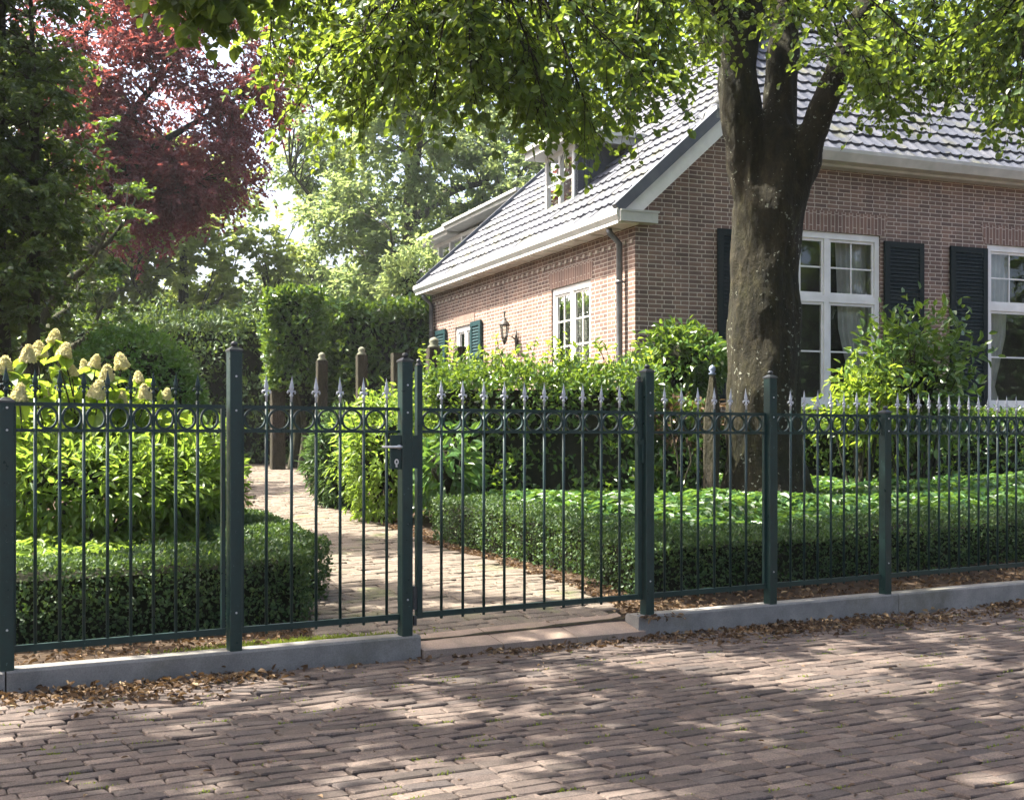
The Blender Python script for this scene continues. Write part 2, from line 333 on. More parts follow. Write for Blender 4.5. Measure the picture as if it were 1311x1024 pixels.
def grow(T, limbs, ends, leafm, barkm, twigs=14, tlen=.5, nl=9, leaf=(.07, .10), wr=.72, branch_r=.012, up=.9, droop=.25,
         leaf_fn=leaf6, twig_tubes=False, trunk_k=18, wob=.1, spread=.8, start=.35, blend=0):
    """trunk + limbs, branches from limbs to each end, twigs round the branches, leaves along the twigs"""
    tm, bm, cm = M(), M(), M(); sk = []
    for i, (pts, r0, r1) in enumerate(limbs):
        l = smooth_line(pts, 6); rad = np.interp(np.linspace(0, 1, len(l)), np.linspace(0, 1, len(r0)) if hasattr(r0, '__len__') else [0, 1], r0 if hasattr(r0, '__len__') else [r0, r1])
        tm.tube(l, rad, trunk_k if i == 0 else 12, wob=wob); sk.append(l[len(l)//3:] if i else l[-4:])
    sk = np.concatenate(sk); tp, td, tl = [], [], []
    for e in ends:
        k = sk[np.argmin(np.linalg.norm(sk-e, axis=1)+rng.uniform(0, .5, len(sk)))]
        d = e-k; ln = np.linalg.norm(d)+1e-6
        l = smooth_line([k, k+d*.35+np.array([0, 0, .12*ln])+rnd(1, .05*ln)[0], k+d*.7+np.array([0, 0, .08*ln])+rnd(1, .05*ln)[0], e], 4)
        bm.tube(l, np.linspace(max(.008, branch_r*ln**.8), .004, len(l)), 5, cap=False)
        a = rng.uniform(start, 1.0, twigs)**.8*(len(l)-1); i = np.minimum(a.astype(int), len(l)-2); f = (a-i)[:, None]
        tp.append(l[i]*(1-f)+l[i+1]*f); td.append(unit(unit(l[i+1]-l[i])*.7+rnd(twigs, spread)*np.array([1, 1, .55])-np.array([0, 0, droop]))); tl.append(tlen*rng.uniform(.5, 1.1, twigs))
    tp, td, tl = np.concatenate(tp), np.concatenate(td), np.concatenate(tl); n = len(tp)
    u = rng.uniform(.12, 1, (n, nl)); drop = -.35*(u*tl[:, None])**2
    p = tp[:, None]+td[:, None]*(u*tl[:, None])[..., None]; p[..., 2] += drop
    side = unit(np.cross(td, np.array([0, 0, 1.])))[:, None]*np.where(np.arange(nl) % 2, 1, -1)[None, :, None]
    ax = td[:, None]*.6+side*.8+rng.normal(size=(n, nl, 3))*.35; ax[..., 2] -= .25
    nr = np.array([0, 0, up])+rng.normal(size=(n, nl, 3))*.5
    p, ax, nr = p.reshape(-1, 3), ax.reshape(-1, 3), nr.reshape(-1, 3)
    L = rng.uniform(leaf[0], leaf[1], len(p)); leaf_fn(cm, p, ax, nr, L, L*wr)
    if twig_tubes:
        for a, d, q in zip(tp, td, tl):
            bm.tube(np.stack([a, a+d*q*.5-np.array([0, 0, .09*q*q]), a+d*q*.95-np.array([0, 0, .32*q*q])]), [.0045, .003, .0015], 3, cap=False)
    o = T.part('trunk', tm, barkm)
    if blend: fuse(o, blend)
    T.part('branches', bm, barkm); T.part('crown', cm, leafm)
    return len(p)

def ell_ends(c, r, n, hollow=.35, clump=.5, seed_sc=.6, zmin=None):
    out = []
    c, r = np.array(c, float), np.array(r, float)
    while len(out) < n:
        d = unit(rng.normal(size=3)); q = rng.uniform(hollow, 1)**.5; p = c+d*r*q*(1+.3*(vnoise(d*1.7+c)-.5))
        if zmin is not None and p[2] < zmin: continue
        if vnoise(p, seed_sc) > clump*rng.uniform(.5, 1.3): out.append(p)
    return np.array(out)

# ------------------------------------------------------------------ structure: ground, road, path, kerbs, threshold
def build_ground():
    m = M()
    xs = np.concatenate([np.linspace(-160, -14, 12), np.linspace(-12, 14, 66), np.linspace(17, 160, 12)])
    ts = np.concatenate([np.linspace(-.06, 3, 16), np.linspace(3.3, 24, 42), np.linspace(28, 260, 14)])
    SS, TT = np.meshgrid(xs+3, ts, indexing='ij'); xy = st(SS, TT); z = ground(xy[..., 0], xy[..., 1])
    z = z+(vnoise(np.concatenate([xy, z[..., None]*0], -1), 2.2)-.5)*.035*sstep((TT-.12)/.3)
    z = np.where(TT < .05, z-.2, z); z = z-.08*in_path(xy[..., 0], xy[..., 1], -.02)
    v = np.concatenate([xy, z[..., None]], -1); a, b = SS.shape
    i = (np.arange(a-1)[:, None]*b+np.arange(b-1)[None])
    m.add(v.reshape(-1, 3), [np.stack([i, i+b, i+b+1, i+1], -1).reshape(-1, 4)], 0, True)
    # the far side of the street too
    for s0, s1 in ((-160, 160),):
        q = st([s0, s1, s1, s0], [-300, -300, -9.0, -9.0]); m.quad(np.c_[q, [-.02, -.02, -.02, -.02]])
    tag(m.build('ground', SOIL), 'dark garden soil around the hedges and beds', 'soil', kind='structure')
def bricks(m, s0, s1, t0, t1, bl, bw, zfun, keep=None, mat=0, jit=.0035, gap=.0065, round_=.005):
    rows = int((t1-t0)/bw); V = []
    out = []
    for k in range(rows):
        t = t0+(k+.5)*bw; s = s0-rng.uniform(0, bl)
        while s < s1:
            l = bl*rng.choice([1, 1, 1, 1, .5, .93, 1.05])*rng.uniform(.95, 1.05); out.append((s+l/2, t, l)); s += l
    o = np.array(out)
    if keep is not None: o = o[keep(o[:, 0], o[:, 1])]
    n = len(o); wav = (vnoise(np.c_[o[:, 0]*.7, o[:, 1]*.7, o[:, 0]*0], 1)-.5)*.07*np.clip((np.abs(o[:, 1])-.2)/.9, 0, 1)
    hl = o[:, 2]/2-gap/2; hw = np.full(n, bw/2-gap/2)
    c = .09; shp = np.array([[-1, -1+c*1.3], [-1+c*.6, -1], [1-c*.6, -1], [1, -1+c*1.3], [1, 1-c*1.3], [1-c*.6, 1], [-1+c*.6, 1], [-1, 1-c*1.3]])
    ex = shp[None]*np.stack([hl, hw], -1)[:, None]+rng.normal(size=(n, 8, 2))*jit
    rot = rng.normal(size=n)*.013; cr, sr = np.cos(rot)[:, None], np.sin(rot)[:, None]
    ex = np.stack([ex[..., 0]*cr-ex[..., 1]*sr, ex[..., 0]*sr+ex[..., 1]*cr], -1)
    ring2 = ex*(1-round_*1.0/np.stack([hl, hw], -1)[:, None]); ring0 = ex*1.0
    tilt = rng.normal(size=(n, 2))*np.array([.018, .030]); dz = rng.normal(size=n)*.0028
    def lift(e, z):
        S_ = o[:, 0][:, None]+e[..., 0]; T_ = o[:, 1][:, None]+e[..., 1]+wav[:, None]
        xy = st(S_, T_); zz = zfun(S_, T_)+dz[:, None]+z+(e*tilt[:, None]).sum(-1)
        return np.concatenate([xy, zz[..., None]], -1)
    r3 = ex*.45
    v = np.stack([lift(ring0, -.05), lift(ring0, -.006), lift(ring2, .0), lift(r3, .0004)], 1).reshape(-1, 3)
    b = np.arange(n)[:, None, None]*32; i = np.arange(8)[None, None]; r = np.arange(3)[None, :, None]*8
    q = np.stack([b+r+i, b+r+(i+1) % 8, b+r+8+(i+1) % 8, b+r+8+i], -1).reshape(-1, 4)
    m.add(v, [q, (np.arange(n)[:, None]*32+24+np.arange(8)[None])], mat, False)
def build_road():
    m = M()
    def z(s, t): return road_z(s)-.004*np.clip(-t-.3, 0, 4)+.012*np.sin(s*1.3)*np.sin(t*1.7)
    bricks(m, -1.6, 8.8, -4.9, -.06, .195, .079, z, None, 0)
    S_, T_ = np.meshgrid(np.linspace(-1.8, 9.0, 44), np.linspace(-5.0, .0, 22), indexing='ij'); xy = st(S_, T_)
    v = np.concatenate([xy, (z(S_, T_)-.019)[..., None]], -1); i = np.arange(43)[:, None]*22+np.arange(21)[None]
    m.add(v.reshape(-1, 3), [np.stack([i, i+22, i+23, i+1], -1).reshape(-1, 4)], 1, True)
    for a, b, c, d in ((-60, -1.75, -9, 0), (8.9, 80, -9, 0), (-1.85, 9.05, -9, -4.95)):
        ss = np.linspace(a, b, 12); bot = st(ss, np.full(12, c)); top = st(ss, np.full(12, d))
        v = np.concatenate([np.c_[bot, z(ss, c)-.012], np.c_[top, z(ss, d)-.012]]); uv = np.concatenate([np.c_[ss, ss*0+c], np.c_[ss, ss*0+d]])
        m.add(v, [[k, k+1, k+13, k+12] for k in range(11)], 2, uv=uv)
    tag(m.build('road', [ROADB, JOINT, ROADTEX]), 'street of worn purple brown clinker bricks in rows', 'road', kind='structure')
PR = np.array([(6.0, 1.15), (7.6, .82), (8.6, .52), (10.3, -.23), (11.55, -.86), (12.8, -1.31), (15, -2.06), (17.2, -2.77), (21.7, -3.77), (24.3, -4.3), (30, -5.6)])
PL = np.array([(6.0, -1.25), (7.4, -1.1), (8.5, -1.5), (10.2, -2.12), (15.3, -3.19), (23.5, -5.1), (30, -6.8)])
def in_path(x, y, pad=0): return (x < np.interp(y, PR[:, 0], PR[:, 1])+pad) & (x > np.interp(y, PL[:, 0], PL[:, 1])-pad)
def path_z(s, t): xy = st(s, t); return .062+.035*np.clip(xy[..., 1]-7, 0, 19)-.03*(1-sstep(t/.6))-.004*s*(1-sstep(t/1.6))+.012
def build_path():
    m = M()
    bricks(m, -3, 12, .215, 23, .205, .1, path_z, lambda s, t: in_path(*st(s, t).T), 0, .004, .005, .008)
    ys = np.linspace(6.2, 29, 60); L = np.c_[np.interp(ys, PL[:, 0], PL[:, 1]), ys]; Rr = np.c_[np.interp(ys, PR[:, 0], PR[:, 1]), ys]
    def zz(q): s, t = to_st(q[:, 0], q[:, 1]); return path_z(s, t)-.009
    def clip(q):
        s, t = to_st(q[:, 0], q[:, 1]); t = np.maximum(t, .1); return st(s, t)
    L, Rr = clip(L), clip(Rr)
    m.add(np.concatenate([np.c_[L, zz(L)], np.c_[Rr, zz(Rr)]]), [[k, k+60, k+61, k+1] for k in range(59)], 1)
    tag(m.build('path', [PATHB, JOINT]), 'narrow brick garden path running from the gate to the hedge', 'path', kind='structure')
def kerb_block(m, s0, s1, t0=-.055, t1=.085, c=.012):
    ss = np.linspace(s0, s1, max(2, int((s1-s0)/.25)+1)); V = []; prof = [(t0, -.25, 0), (t0, -c, 1), (t0+c, 0, 1), (t1-c, 0, 1), (t1, -c, 1), (t1, -.3, 0)]
    for s_ in ss:
        jitter = (vnoise(np.array([s_*3, .3, .1]))-.5)*.006
        for t, dz, top in prof:
            V.append([*st(s_, t+jitter), (kerb_top(s_)+dz+jitter) if top else road_z(s_)-.12])
    n = len(prof); fs = [[i*n+j, (i+1)*n+j, (i+1)*n+j+1, i*n+j+1] for i in range(len(ss)-1) for j in range(n-1)]
    fs += [list(range(n)), [(len(ss)-1)*n+j for j in range(n)][::-1]]
    m.add(V, fs, 0)
build_ground(); build_road(); build_path()
m = M(); kerb_block(m, -3.0, S(5)-.004); kerb_block(m, S(5)+.004, S(533)); tag(m.build('kerb', CONC), 'grey concrete kerb under the fence beside the hydrangea', 'kerb', kind='structure')
m = M(); kerb_block(m, S(811), S(1143)-.004); kerb_block(m, S(1143)+.004, S(1143)+3.5); kerb_block(m, S(1143)+3.51, S(1143)+7); tag(m.build('kerb', CONC), 'grey concrete kerb under the fence beside the big tree', 'kerb', kind='structure')
m = M()                                                              # threshold slabs
se = np.linspace(S(534)+.004, S(818), 4)
for a, b in zip(se[:-1], se[1:]):
    a2, b2 = a+.003, b-.003
    for t0, t1, za, zb in ((-.075, .20, .008, .058),):
        q = st([a2, b2, b2, a2], [t0, t0, t1+.03, t1+.03]); zt = np.array([za+road_z(a)+.03, za+road_z(b)+.03, float(path_z(b2, .21))+.002, float(path_z(a2, .21))+.002])
        top = np.c_[q, zt]; bot = np.c_[q, zt-.14]
        m.add(np.concatenate([top, bot]), [[0, 1, 2, 3], [0, 4, 5, 1], [1, 5, 6, 2], [2, 6, 7, 3], [3, 7, 4, 0]])
THR = mat_island('threshold_slab', [(.20, .155, .12), (.25, .195, .155)], 5, .85, .2, .5, (.10, .10, .045), (.52, .72), grit=.4)
tag(m.build('pavement', THR), 'pale stone slabs across the gate opening at the street', 'threshold', kind='structure')

# ------------------------------------------------------------------ fence
FR = Frame((F0[0], F0[1], 0), (FD[0], FD[1], 0), (FB[0], FB[1], 0))
RAIL1, RAIL2, RAILB = 1.368, 1.242, .203
def spear_mesh(name, mat):
    m = M()
    m.lathe((0, 0, -.058), [(.0075, 0), (.0075, .03), (.012, .034), (.012, .042), (.007, .046), (.007, .062)], 8)
    pr = [(.006, .0), (.012, .012), (.0165, .024), (.012, .042), (.006, .066), (.0008, .096)]
    V = []; k = 8
    for r, z in pr:
        for i in range(k):
            a = i*2*math.pi/k; V.append((r*math.cos(a), r*.5*math.sin(a), z))
    n = len(pr); m.add(V, [[i*k+j, i*k+(j+1) % k, (i+1)*k+(j+1) % k, (i+1)*k+j] for i in range(n-1) for j in range(k)]+[list(range(k))[::-1]])
    for s_ in (-1, 1):
        m.tube([(0, 0, -.004), (s_*.012, 0, .008), (s_*.021, 0, .007), (s_*.026, 0, -.003), (s_*.023, 0, -.011)], [.006, .0065, .006, .0055, .004], 6)
    o = m.build(name, mat); me = o.data; bpy.data.objects.remove(o); return me
SP_S, SP_SHADED = spear_mesh('spearhead', SILVER), spear_mesh('spearhead', GREEN)  # second set: backlit shade of the left tips put into their colour
def temp_mesh(m, name, mat): o = m.build(name, mat); me = o.data; bpy.data.objects.remove(o); return me
BAR_H = RAIL1+.028-(RAILB-.03)
BARM = temp_mesh(M().lathe((0, 0, 0), [(.0085, 0), (.0085, BAR_H)], 10), 'bar', GREEN)
def ring_mesh(r):
    m = M(); k = 28; V = []; prof = [(-.005, -.008), (.005, -.008), (.005, .008), (-.005, .008)]
    for i in range(k):
        a = i*2*math.pi/k
        for dr, y in prof: V.append(((r+dr)*math.cos(a), y, (r+dr)*math.sin(a)))
    m.add(V, [[i*4+j, i*4+(j+1) % 4, ((i+1) % k)*4+(j+1) % 4, ((i+1) % k)*4+j] for i in range(k) for j in range(4)], 0, False)
    return temp_mesh(m, 'ring', GREEN)
RZ = math.atan2(FD[1], FD[0])
def panel(T, s0, s1, bars, spm, stl=True, stR=True, rings=True, rt=0.0):
    m = M(); m.box((s0, -.008+rt, RAIL1-.009), (s1, .008+rt, RAIL1+.009), FR)
    T.part('rail', m, GREEN)
    m = M(); m.box((s0, -.008+rt, RAIL2-.008), (s1, .008+rt, RAIL2+.008), FR); T.part('rail', m, GREEN)
    m = M(); m.box((s0, -.0125+rt, RAILB-.016), (s1, .0125+rt, RAILB+.016), FR); T.part('rail', m, GREEN)
    for on, s_ in ((stl, s0+.011), (stR, s1-.011)):
        if on: m = M(); m.box((s_-.0105, -.0105+rt, RAILB+.017), (s_+.0105, .0105+rt, RAIL1-.010), FR); T.part('stile', m, GREEN)
    xs = list(bars); rm = None
    for s_ in xs:
        b = FR((s_, rt, RAILB-.03)); o = T.inst('bar', BARM, b)
        h = T.inst('spearhead', spm, (0, 0, BAR_H+.055), o, (rng.normal()*.02, rng.normal()*.02, RZ+rng.normal()*.14), base=np.zeros(3), scale=(.88, .88, .93))
    e = [s0+(.02 if stl else 0)]+xs+[s1-(.02 if stR else 0)]
    gap = (xs[-1]-xs[0])/(len(xs)-1); r = gap/2-.0085-.004; rm = ring_mesh(r)
    zc = (RAIL1+RAIL2)/2-.001
    for a, b in zip(e[:-1], e[1:]):
        w = b-a
        if w < gap*.8: continue
        c = (a+b)/2; T.inst('ring', rm, FR((c, rt, zc)), rot=(0, 0, RZ), scale=(1, 1, ((RAIL1-RAIL2)/2-.010)/r))
def lin(pa, pb, n): return np.linspace(S(pa), S(pb), n)
G_P = 'green iron railing panels with spearheads'
for args in (
    ('iron_railing', 'railing panel with tips coloured dark for shade in front of the cream hydrangea', S(14), S(288), lin(45, 253, 8), SP_SHADED, True, True),
    ('iron_railing', 'narrow railing panel in front of the brick path, left of the lever handle', S(306.5), S(511), lin(341, 495, 6), SP_S, True, False),
    ('iron_railing', 'short railing panel between gate and big tree trunk, in front of the forked twig', S(834), S(980), lin(850.6, 955, 6), SP_S, False, True),
    ('iron_railing', 'railing panel directly right of the tree trunk, left of the short post', S(991), S(1126), lin(1012, 1113, 7), SP_S, True, False),
    ('iron_railing', 'long railing panel at the right edge in front of the leafy shrub', S(1138), S(1138)+2.35, np.linspace(S(1149), S(1149)+2.16, 20), SP_S, False, True)):
    nm, lb, a, b, bars, sp, l_, r_ = args
    T = Thing(nm, FR(((a+b)/2, 0, .11)), lb, 'railing', G_P); panel(T, a, b, list(bars), sp, l_, r_)
def post(px, top, label, name='fence_post', w=.066, cap=True, knob=True):
    s_ = S(px); z0 = kerb_top(s_)-.002
    T = Thing(name, FR((s_, 0, z0)), label, 'fence post', 'green square fence posts')
    m = M(); c = .004; h = w/2
    oc = [(-h, -h+c), (-h+c, -h), (h-c, -h), (h, -h+c), (h, h-c), (h-c, h), (-h+c, h), (-h, h-c)]
    m.add([FR((s_+x, y-.012, z)) for z in (z0, top) for x, y in oc], [[i, (i+1) % 8, (i+1) % 8+8, i+8] for i in range(8)]+[list(range(8))[::-1], list(range(8, 16))])
    T.part('shaft', m, GREEN)
    ctr = FR((s_, -.012, top))
    if cap:
        m = M(); m.add([FR((s_+x*(h+.004), -.012+y*(h+.004), top+.0008+z)) for z in (0, .008) for x, y in ((-1, -1), (1, -1), (1, 1), (-1, 1))]+[FR((s_+x*.012, -.012+y*.012, top+.0268)) for x, y in ((-1, -1), (1, -1), (1, 1), (-1, 1))],
                       [[3, 2, 1, 0]]+[[i+4*k, (i+1) % 4+4*k, (i+1) % 4+4*k+4, i+4*k+4] for k in (0, 1) for i in range(4)]+[[8, 9, 10, 11]])
        if knob: m.lathe(ctr+np.array([0, 0, .026]), [(.009, 0), (.015, .004), (.019, .012), (.016, .021), (.007, .027), (.002, .028)], 12)
        T.part('cap', m, BLACK)
    for z in (top-.13, RAIL1-.02, .72, .30):
        m = M(); f = FR((s_, -.012-h, z)); m.tube([f, f+np.array([-FB[0], -FB[1], 0])*.004], [.006, .005], 8); T.part('bolt', m, GREEN if z == .72 else STEEL)
    return T, s_
T, s_ = post(7, 1.372, 'short square post at the left edge, in front of the hydrangea', knob=False)
T.inst('spearhead', SP_SHADED, FR((s_, -.012, 1.372+.082)), rot=(0, 0, RZ))
post(299, 1.655, 'tallest square post, between hydrangea and brick path')
TG, sg = post(517.5, 1.632, 'square gate post carrying the lever handle and lock plate')
post(827, 1.622, 'square gate post beside the laurel hedge, standing on the kerb corner')
post(984.5, 1.612, 'tall square post in front of the big tree trunk')
post(1131.5, 1.388, 'short square post between tree trunk and right edge')
post(1138*1+330, 1.6, 'far square post at the end of the railing beyond the right edge')
# lock and hinges on the gate post
m = M(); m.box((S(496.8), -.034, 1.2-.168), (sg-.0345, -.018, 1.2+.022), FR); lp = TG.part('lock_plate', m, GREEN)
m = M(); hz = 1.2-(572-562)/FPX*fY(508); q = FR((S(507), -.034, hz)); o_ = np.array([-FB[0], -FB[1], 0]); d3 = np.array([FD[0], FD[1], 0])
m.tube([q, q+o_*.008], .013, 12); m.tube([q+o_*.006, q+o_*.036, q+o_*.042-d3*.012, q+o_*.04-d3*.12], [.007, .008, .008, .0065], 8)
TG.part('handle', m, STEEL, lp)
m = M(); hz2 = 1.2-(591-562)/FPX*fY(508); q = FR((S(504), -.0345, hz2)); a = np.arange(14)*2*math.pi/14
V = [q+d3*r*math.cos(x)+np.array([0, 0, r*math.sin(x)*1.25])+o_*.003 for r in (.0135, .006) for x in a]
m.add(V, [[i, (i+1) % 14, (i+1) % 14+14, i+14] for i in range(14)]); m.box((S(504)-.005, -.0375, hz2-.03), (S(504)+.005, -.0345, hz2-.013), FR)
TG.part('keyhole_rosette', m, STEEL, lp)
m = M(); m.box((sg+.034, -.034, 1.2-.165), (S(531), -.02, 1.2+.02), FR); TG.part('strike_plate', m, GREEN)
m = M(); m.box((S(526), -.03, .24), (S(530.5), .01, .37), FR); q = FR((S(531.5), -.005, .25)); m.tube([q, q+np.array([0, 0, .11])], .011, 10); m.box((S(527), -.03, .15), (S(530.5), .005, .205), FR); TG.part('hinge', m, BLACK)
# the gate
gs0, gs1 = S(532.5), S(820.2)
GT = Thing('garden_gate', FR(((gs0+gs1)/2, 0, .14)), 'closed green iron gate with silver spear tips before the laurel hedge', 'gate')
panel(GT, gs0+.034, gs1-.034, list(lin(565, 793, 10)), SP_S, False, False)
for s_, tp in ((gs0+.017, 1.615), (gs1-.017, 1.56)):
    m = M(); m.box((s_-.0165, -.0165, RAILB-.018), (s_+.0165, .0165, tp), FR); stl = GT.part('stile', m, GREEN)
    m = M(); c = FR((s_, 0, tp)); m.lathe(c, [(.021, .0006), (.021, .006), (.009, .014), (.015, .022), (.012, .034), (.002, .040)], 10); GT.part('finial', m, BLACK, stl)
m = M(); q = FR((gs1-.017, -.017, 1.19)); m.box((gs1-.05, -.03, 1.165), (gs1-.004, -.0175, 1.19), FR); m.box((gs1-.012, -.032, 1.05), (gs1+.004, -.0175, 1.2), FR); GT.part('latch', m, GREEN)

# ------------------------------------------------------------------ house
ZC = 17.0; HC = np.array([.1009*ZC, ZC]); EU = np.array([.9263, .3769]); EV = np.array([-.3769, .9263])
HF = Frame((HC[0], HC[1], 0), (EU[0], EU[1], 0), (EV[0], EV[1], 0))
def hfront(px, py, v=0.0):
    k = (px-CX)/FPX; o = HC+EV*v; u = (k*o[1]-o[0])/(EU[0]-k*EU[1]); Y = o[1]+EU[1]*u; return u, EYE+(HY-py)/FPX*Y
def hside(px, py, u=0.0):
    k = (px-CX)/FPX; o = HC+EU*u; v = (k*o[1]-o[0])/(EV[0]-k*EV[1]); Y = o[1]+EV[1]*v; return v, EYE+(HY-py)/FPX*Y
H = Thing('brick_house', (HC[0], HC[1], .3), 'brown brick house with grey tiled roof and white framed windows', 'house')
SL, EH, FLV, GH = .906, 4.36, -.28, 5.42                               # side slope, side eave height, front eave v, front eave height
FS = .852; LEN = 8.95; WID = 12.0
def roof_h(u): return EH+SL*(u+.25)
# windows in (a, z): front openings and side openings
w1a, w1t = hfront(990, 292); w1b, _ = hfront(1127, 300); _, w1s = hfront(1061, 519)
w2a, _ = hfront(1264, 314)
w1t = hfront(1061, 297)[1]
FW = [(w1a, w1b, w1s, w1t), (w2a, w2a+(w1b-w1a), w1s, w1t), (9.6, 10.9, w1s, w1t)]
sa, sb = hside(756, 358)[0], hside(706, 372)[0]; stp = hside(731, 364)[1]
ta, tb = hside(606, 414)[0], hside(583, 421)[0]; ttp = hside(594, 417)[1]
SW = [(sa, sb, stp-1.85, stp), (ta, tb, ttp-1.1, ttp)]
def wall_rect(m, fr3, a0, a1, z0, z1, ops, depth):
    """fr3(a, d, z): a along the wall, d inwards"""
    As = sorted({a0, a1, *[o[0] for o in ops], *[o[1] for o in ops]}); Zs = sorted({z0, z1, *[o[2] for o in ops], *[o[3] for o in ops]})
    for i in range(len(As)-1):
        for j in range(len(Zs)-1):
            ca, cz = (As[i]+As[i+1])/2, (Zs[j]+Zs[j+1])/2
            if any(o[0] < ca < o[1] and o[2] < cz < o[3] for o in ops): continue
            q = [(As[i], Zs[j]), (As[i+1], Zs[j]), (As[i+1], Zs[j+1]), (As[i], Zs[j+1])]
            m.quad([fr3(a, 0, z) for a, z in q], q)
    for a, b, c, d in ops:
        for (p, q) in (((a, c), (a, d)), ((b, d), (b, c)), ((a, d), (b, d)), ((b, c), (a, c))):
            m.quad([fr3(p[0], 0, p[1]), fr3(q[0], 0, q[1]), fr3(q[0], depth, q[1]), fr3(p[0], depth, p[1])], [(p[0]+p[1], 0), (q[0]+q[1], 0), (q[0]+q[1], depth), (p[0]+p[1], depth)])
ffr = lambda a, d, z: HF((a, d, z))
sfr = lambda a, d, z: HF((d, a, z))
m = M(); wall_rect(m, ffr, 0, WID, -.3, 4.5, FW, .16)
top = [(0, 4.5), (WID, 4.5), (WID, 4.56), (WID-1.32, 5.75), (WID-1.8, 5.75), (WID-1.8, 5.36), (1.8, 5.36), (1.8, 5.75), (1.32, 5.75), (0, 4.56)]
for poly in ([top[0], top[1], (WID, 4.56), (0, 4.56)], [(0, 4.56), (WID, 4.56), (WID-.885, 5.36), (.885, 5.36)], [(.885, 5.36), (1.8, 5.36), (1.8, 5.75), (1.32, 5.75)], [(WID-1.8, 5.36), (WID-.885, 5.36), (WID-1.32, 5.75), (WID-1.8, 5.75)]):
    m.quad([ffr(a, 0, z) for a, z in poly], poly)
m.quad([HF(p) for p in ((1.8, 0, 5.36), (1.8, .35, 5.36), (1.8, .35, 5.75), (1.8, 0, 5.75))], [(0, 0), (.35, 0), (.35, .4), (0, .4)])
H.part('wall', m, WALL)
m = M(); wall_rect(m, sfr, 0, LEN, -.3, 4.45, SW, .14)
q = [(0, 4.45), (LEN, 4.45), (LEN, 4.56), (0, 4.56)]; m.quad([sfr(a, 0, z) for a, z in q], q)
_z = stp+.34
for i in range(int(LEN/.11)):                                       # dentil course under the eave
    if i % 2 == 0: m.box((-.022, .05+i*.11, _z), (-.0005, .05+i*.11+.075, _z+.05), HF)
H.part('wall', m, WALL)
m = M()                                                              # rear gable and far side
q = [(0, -.3), (WID, -.3), (WID, 4.5), (WID/2, roof_h(WID/2)-.1), (0, 4.5)]; m.quad([HF((a, LEN, z)) for a, z in q], q)
q = [(0, -.3), (LEN, -.3), (LEN, 4.5), (0, 4.5)]; m.quad([HF((WID, a, z)) for a, z in q], q); H.part('wall', m, WALL)
# flat brick arches
for a, b, c, d in FW:
    m = M(); hh = .31; o = [(a-.06, d+.004), (b+.06, d+.004), (b+.14, d+hh), (a-.14, d+hh)]
    V = [HF((x, y, z)) for y in (-.006, .002) for x, z in o]; m.add(V, [[0, 1, 2, 3], [0, 4, 5, 1], [1, 5, 6, 2], [2, 6, 7, 3], [3, 7, 4, 0]], uv=[(x, z-d) for y in (0, 1) for x, z in o]); H.part('brick_arch', m, ARCH)
for a, b, c, d in SW:
    m = M(); hh = .28; o = [(a-.05, d+.004), (b+.05, d+.004), (b+.1, d+hh), (a-.1, d+hh)]
    V = [HF((y, x, z)) for y in (-.006, .002) for x, z in o]; m.add(V, [[0, 1, 2, 3], [0, 4, 5, 1], [1, 5, 6, 2], [2, 6, 7, 3], [3, 7, 4, 0]], uv=[(x, z-d) for y in (0, 1) for x, z in o]); H.part('brick_arch', m, ARCH)
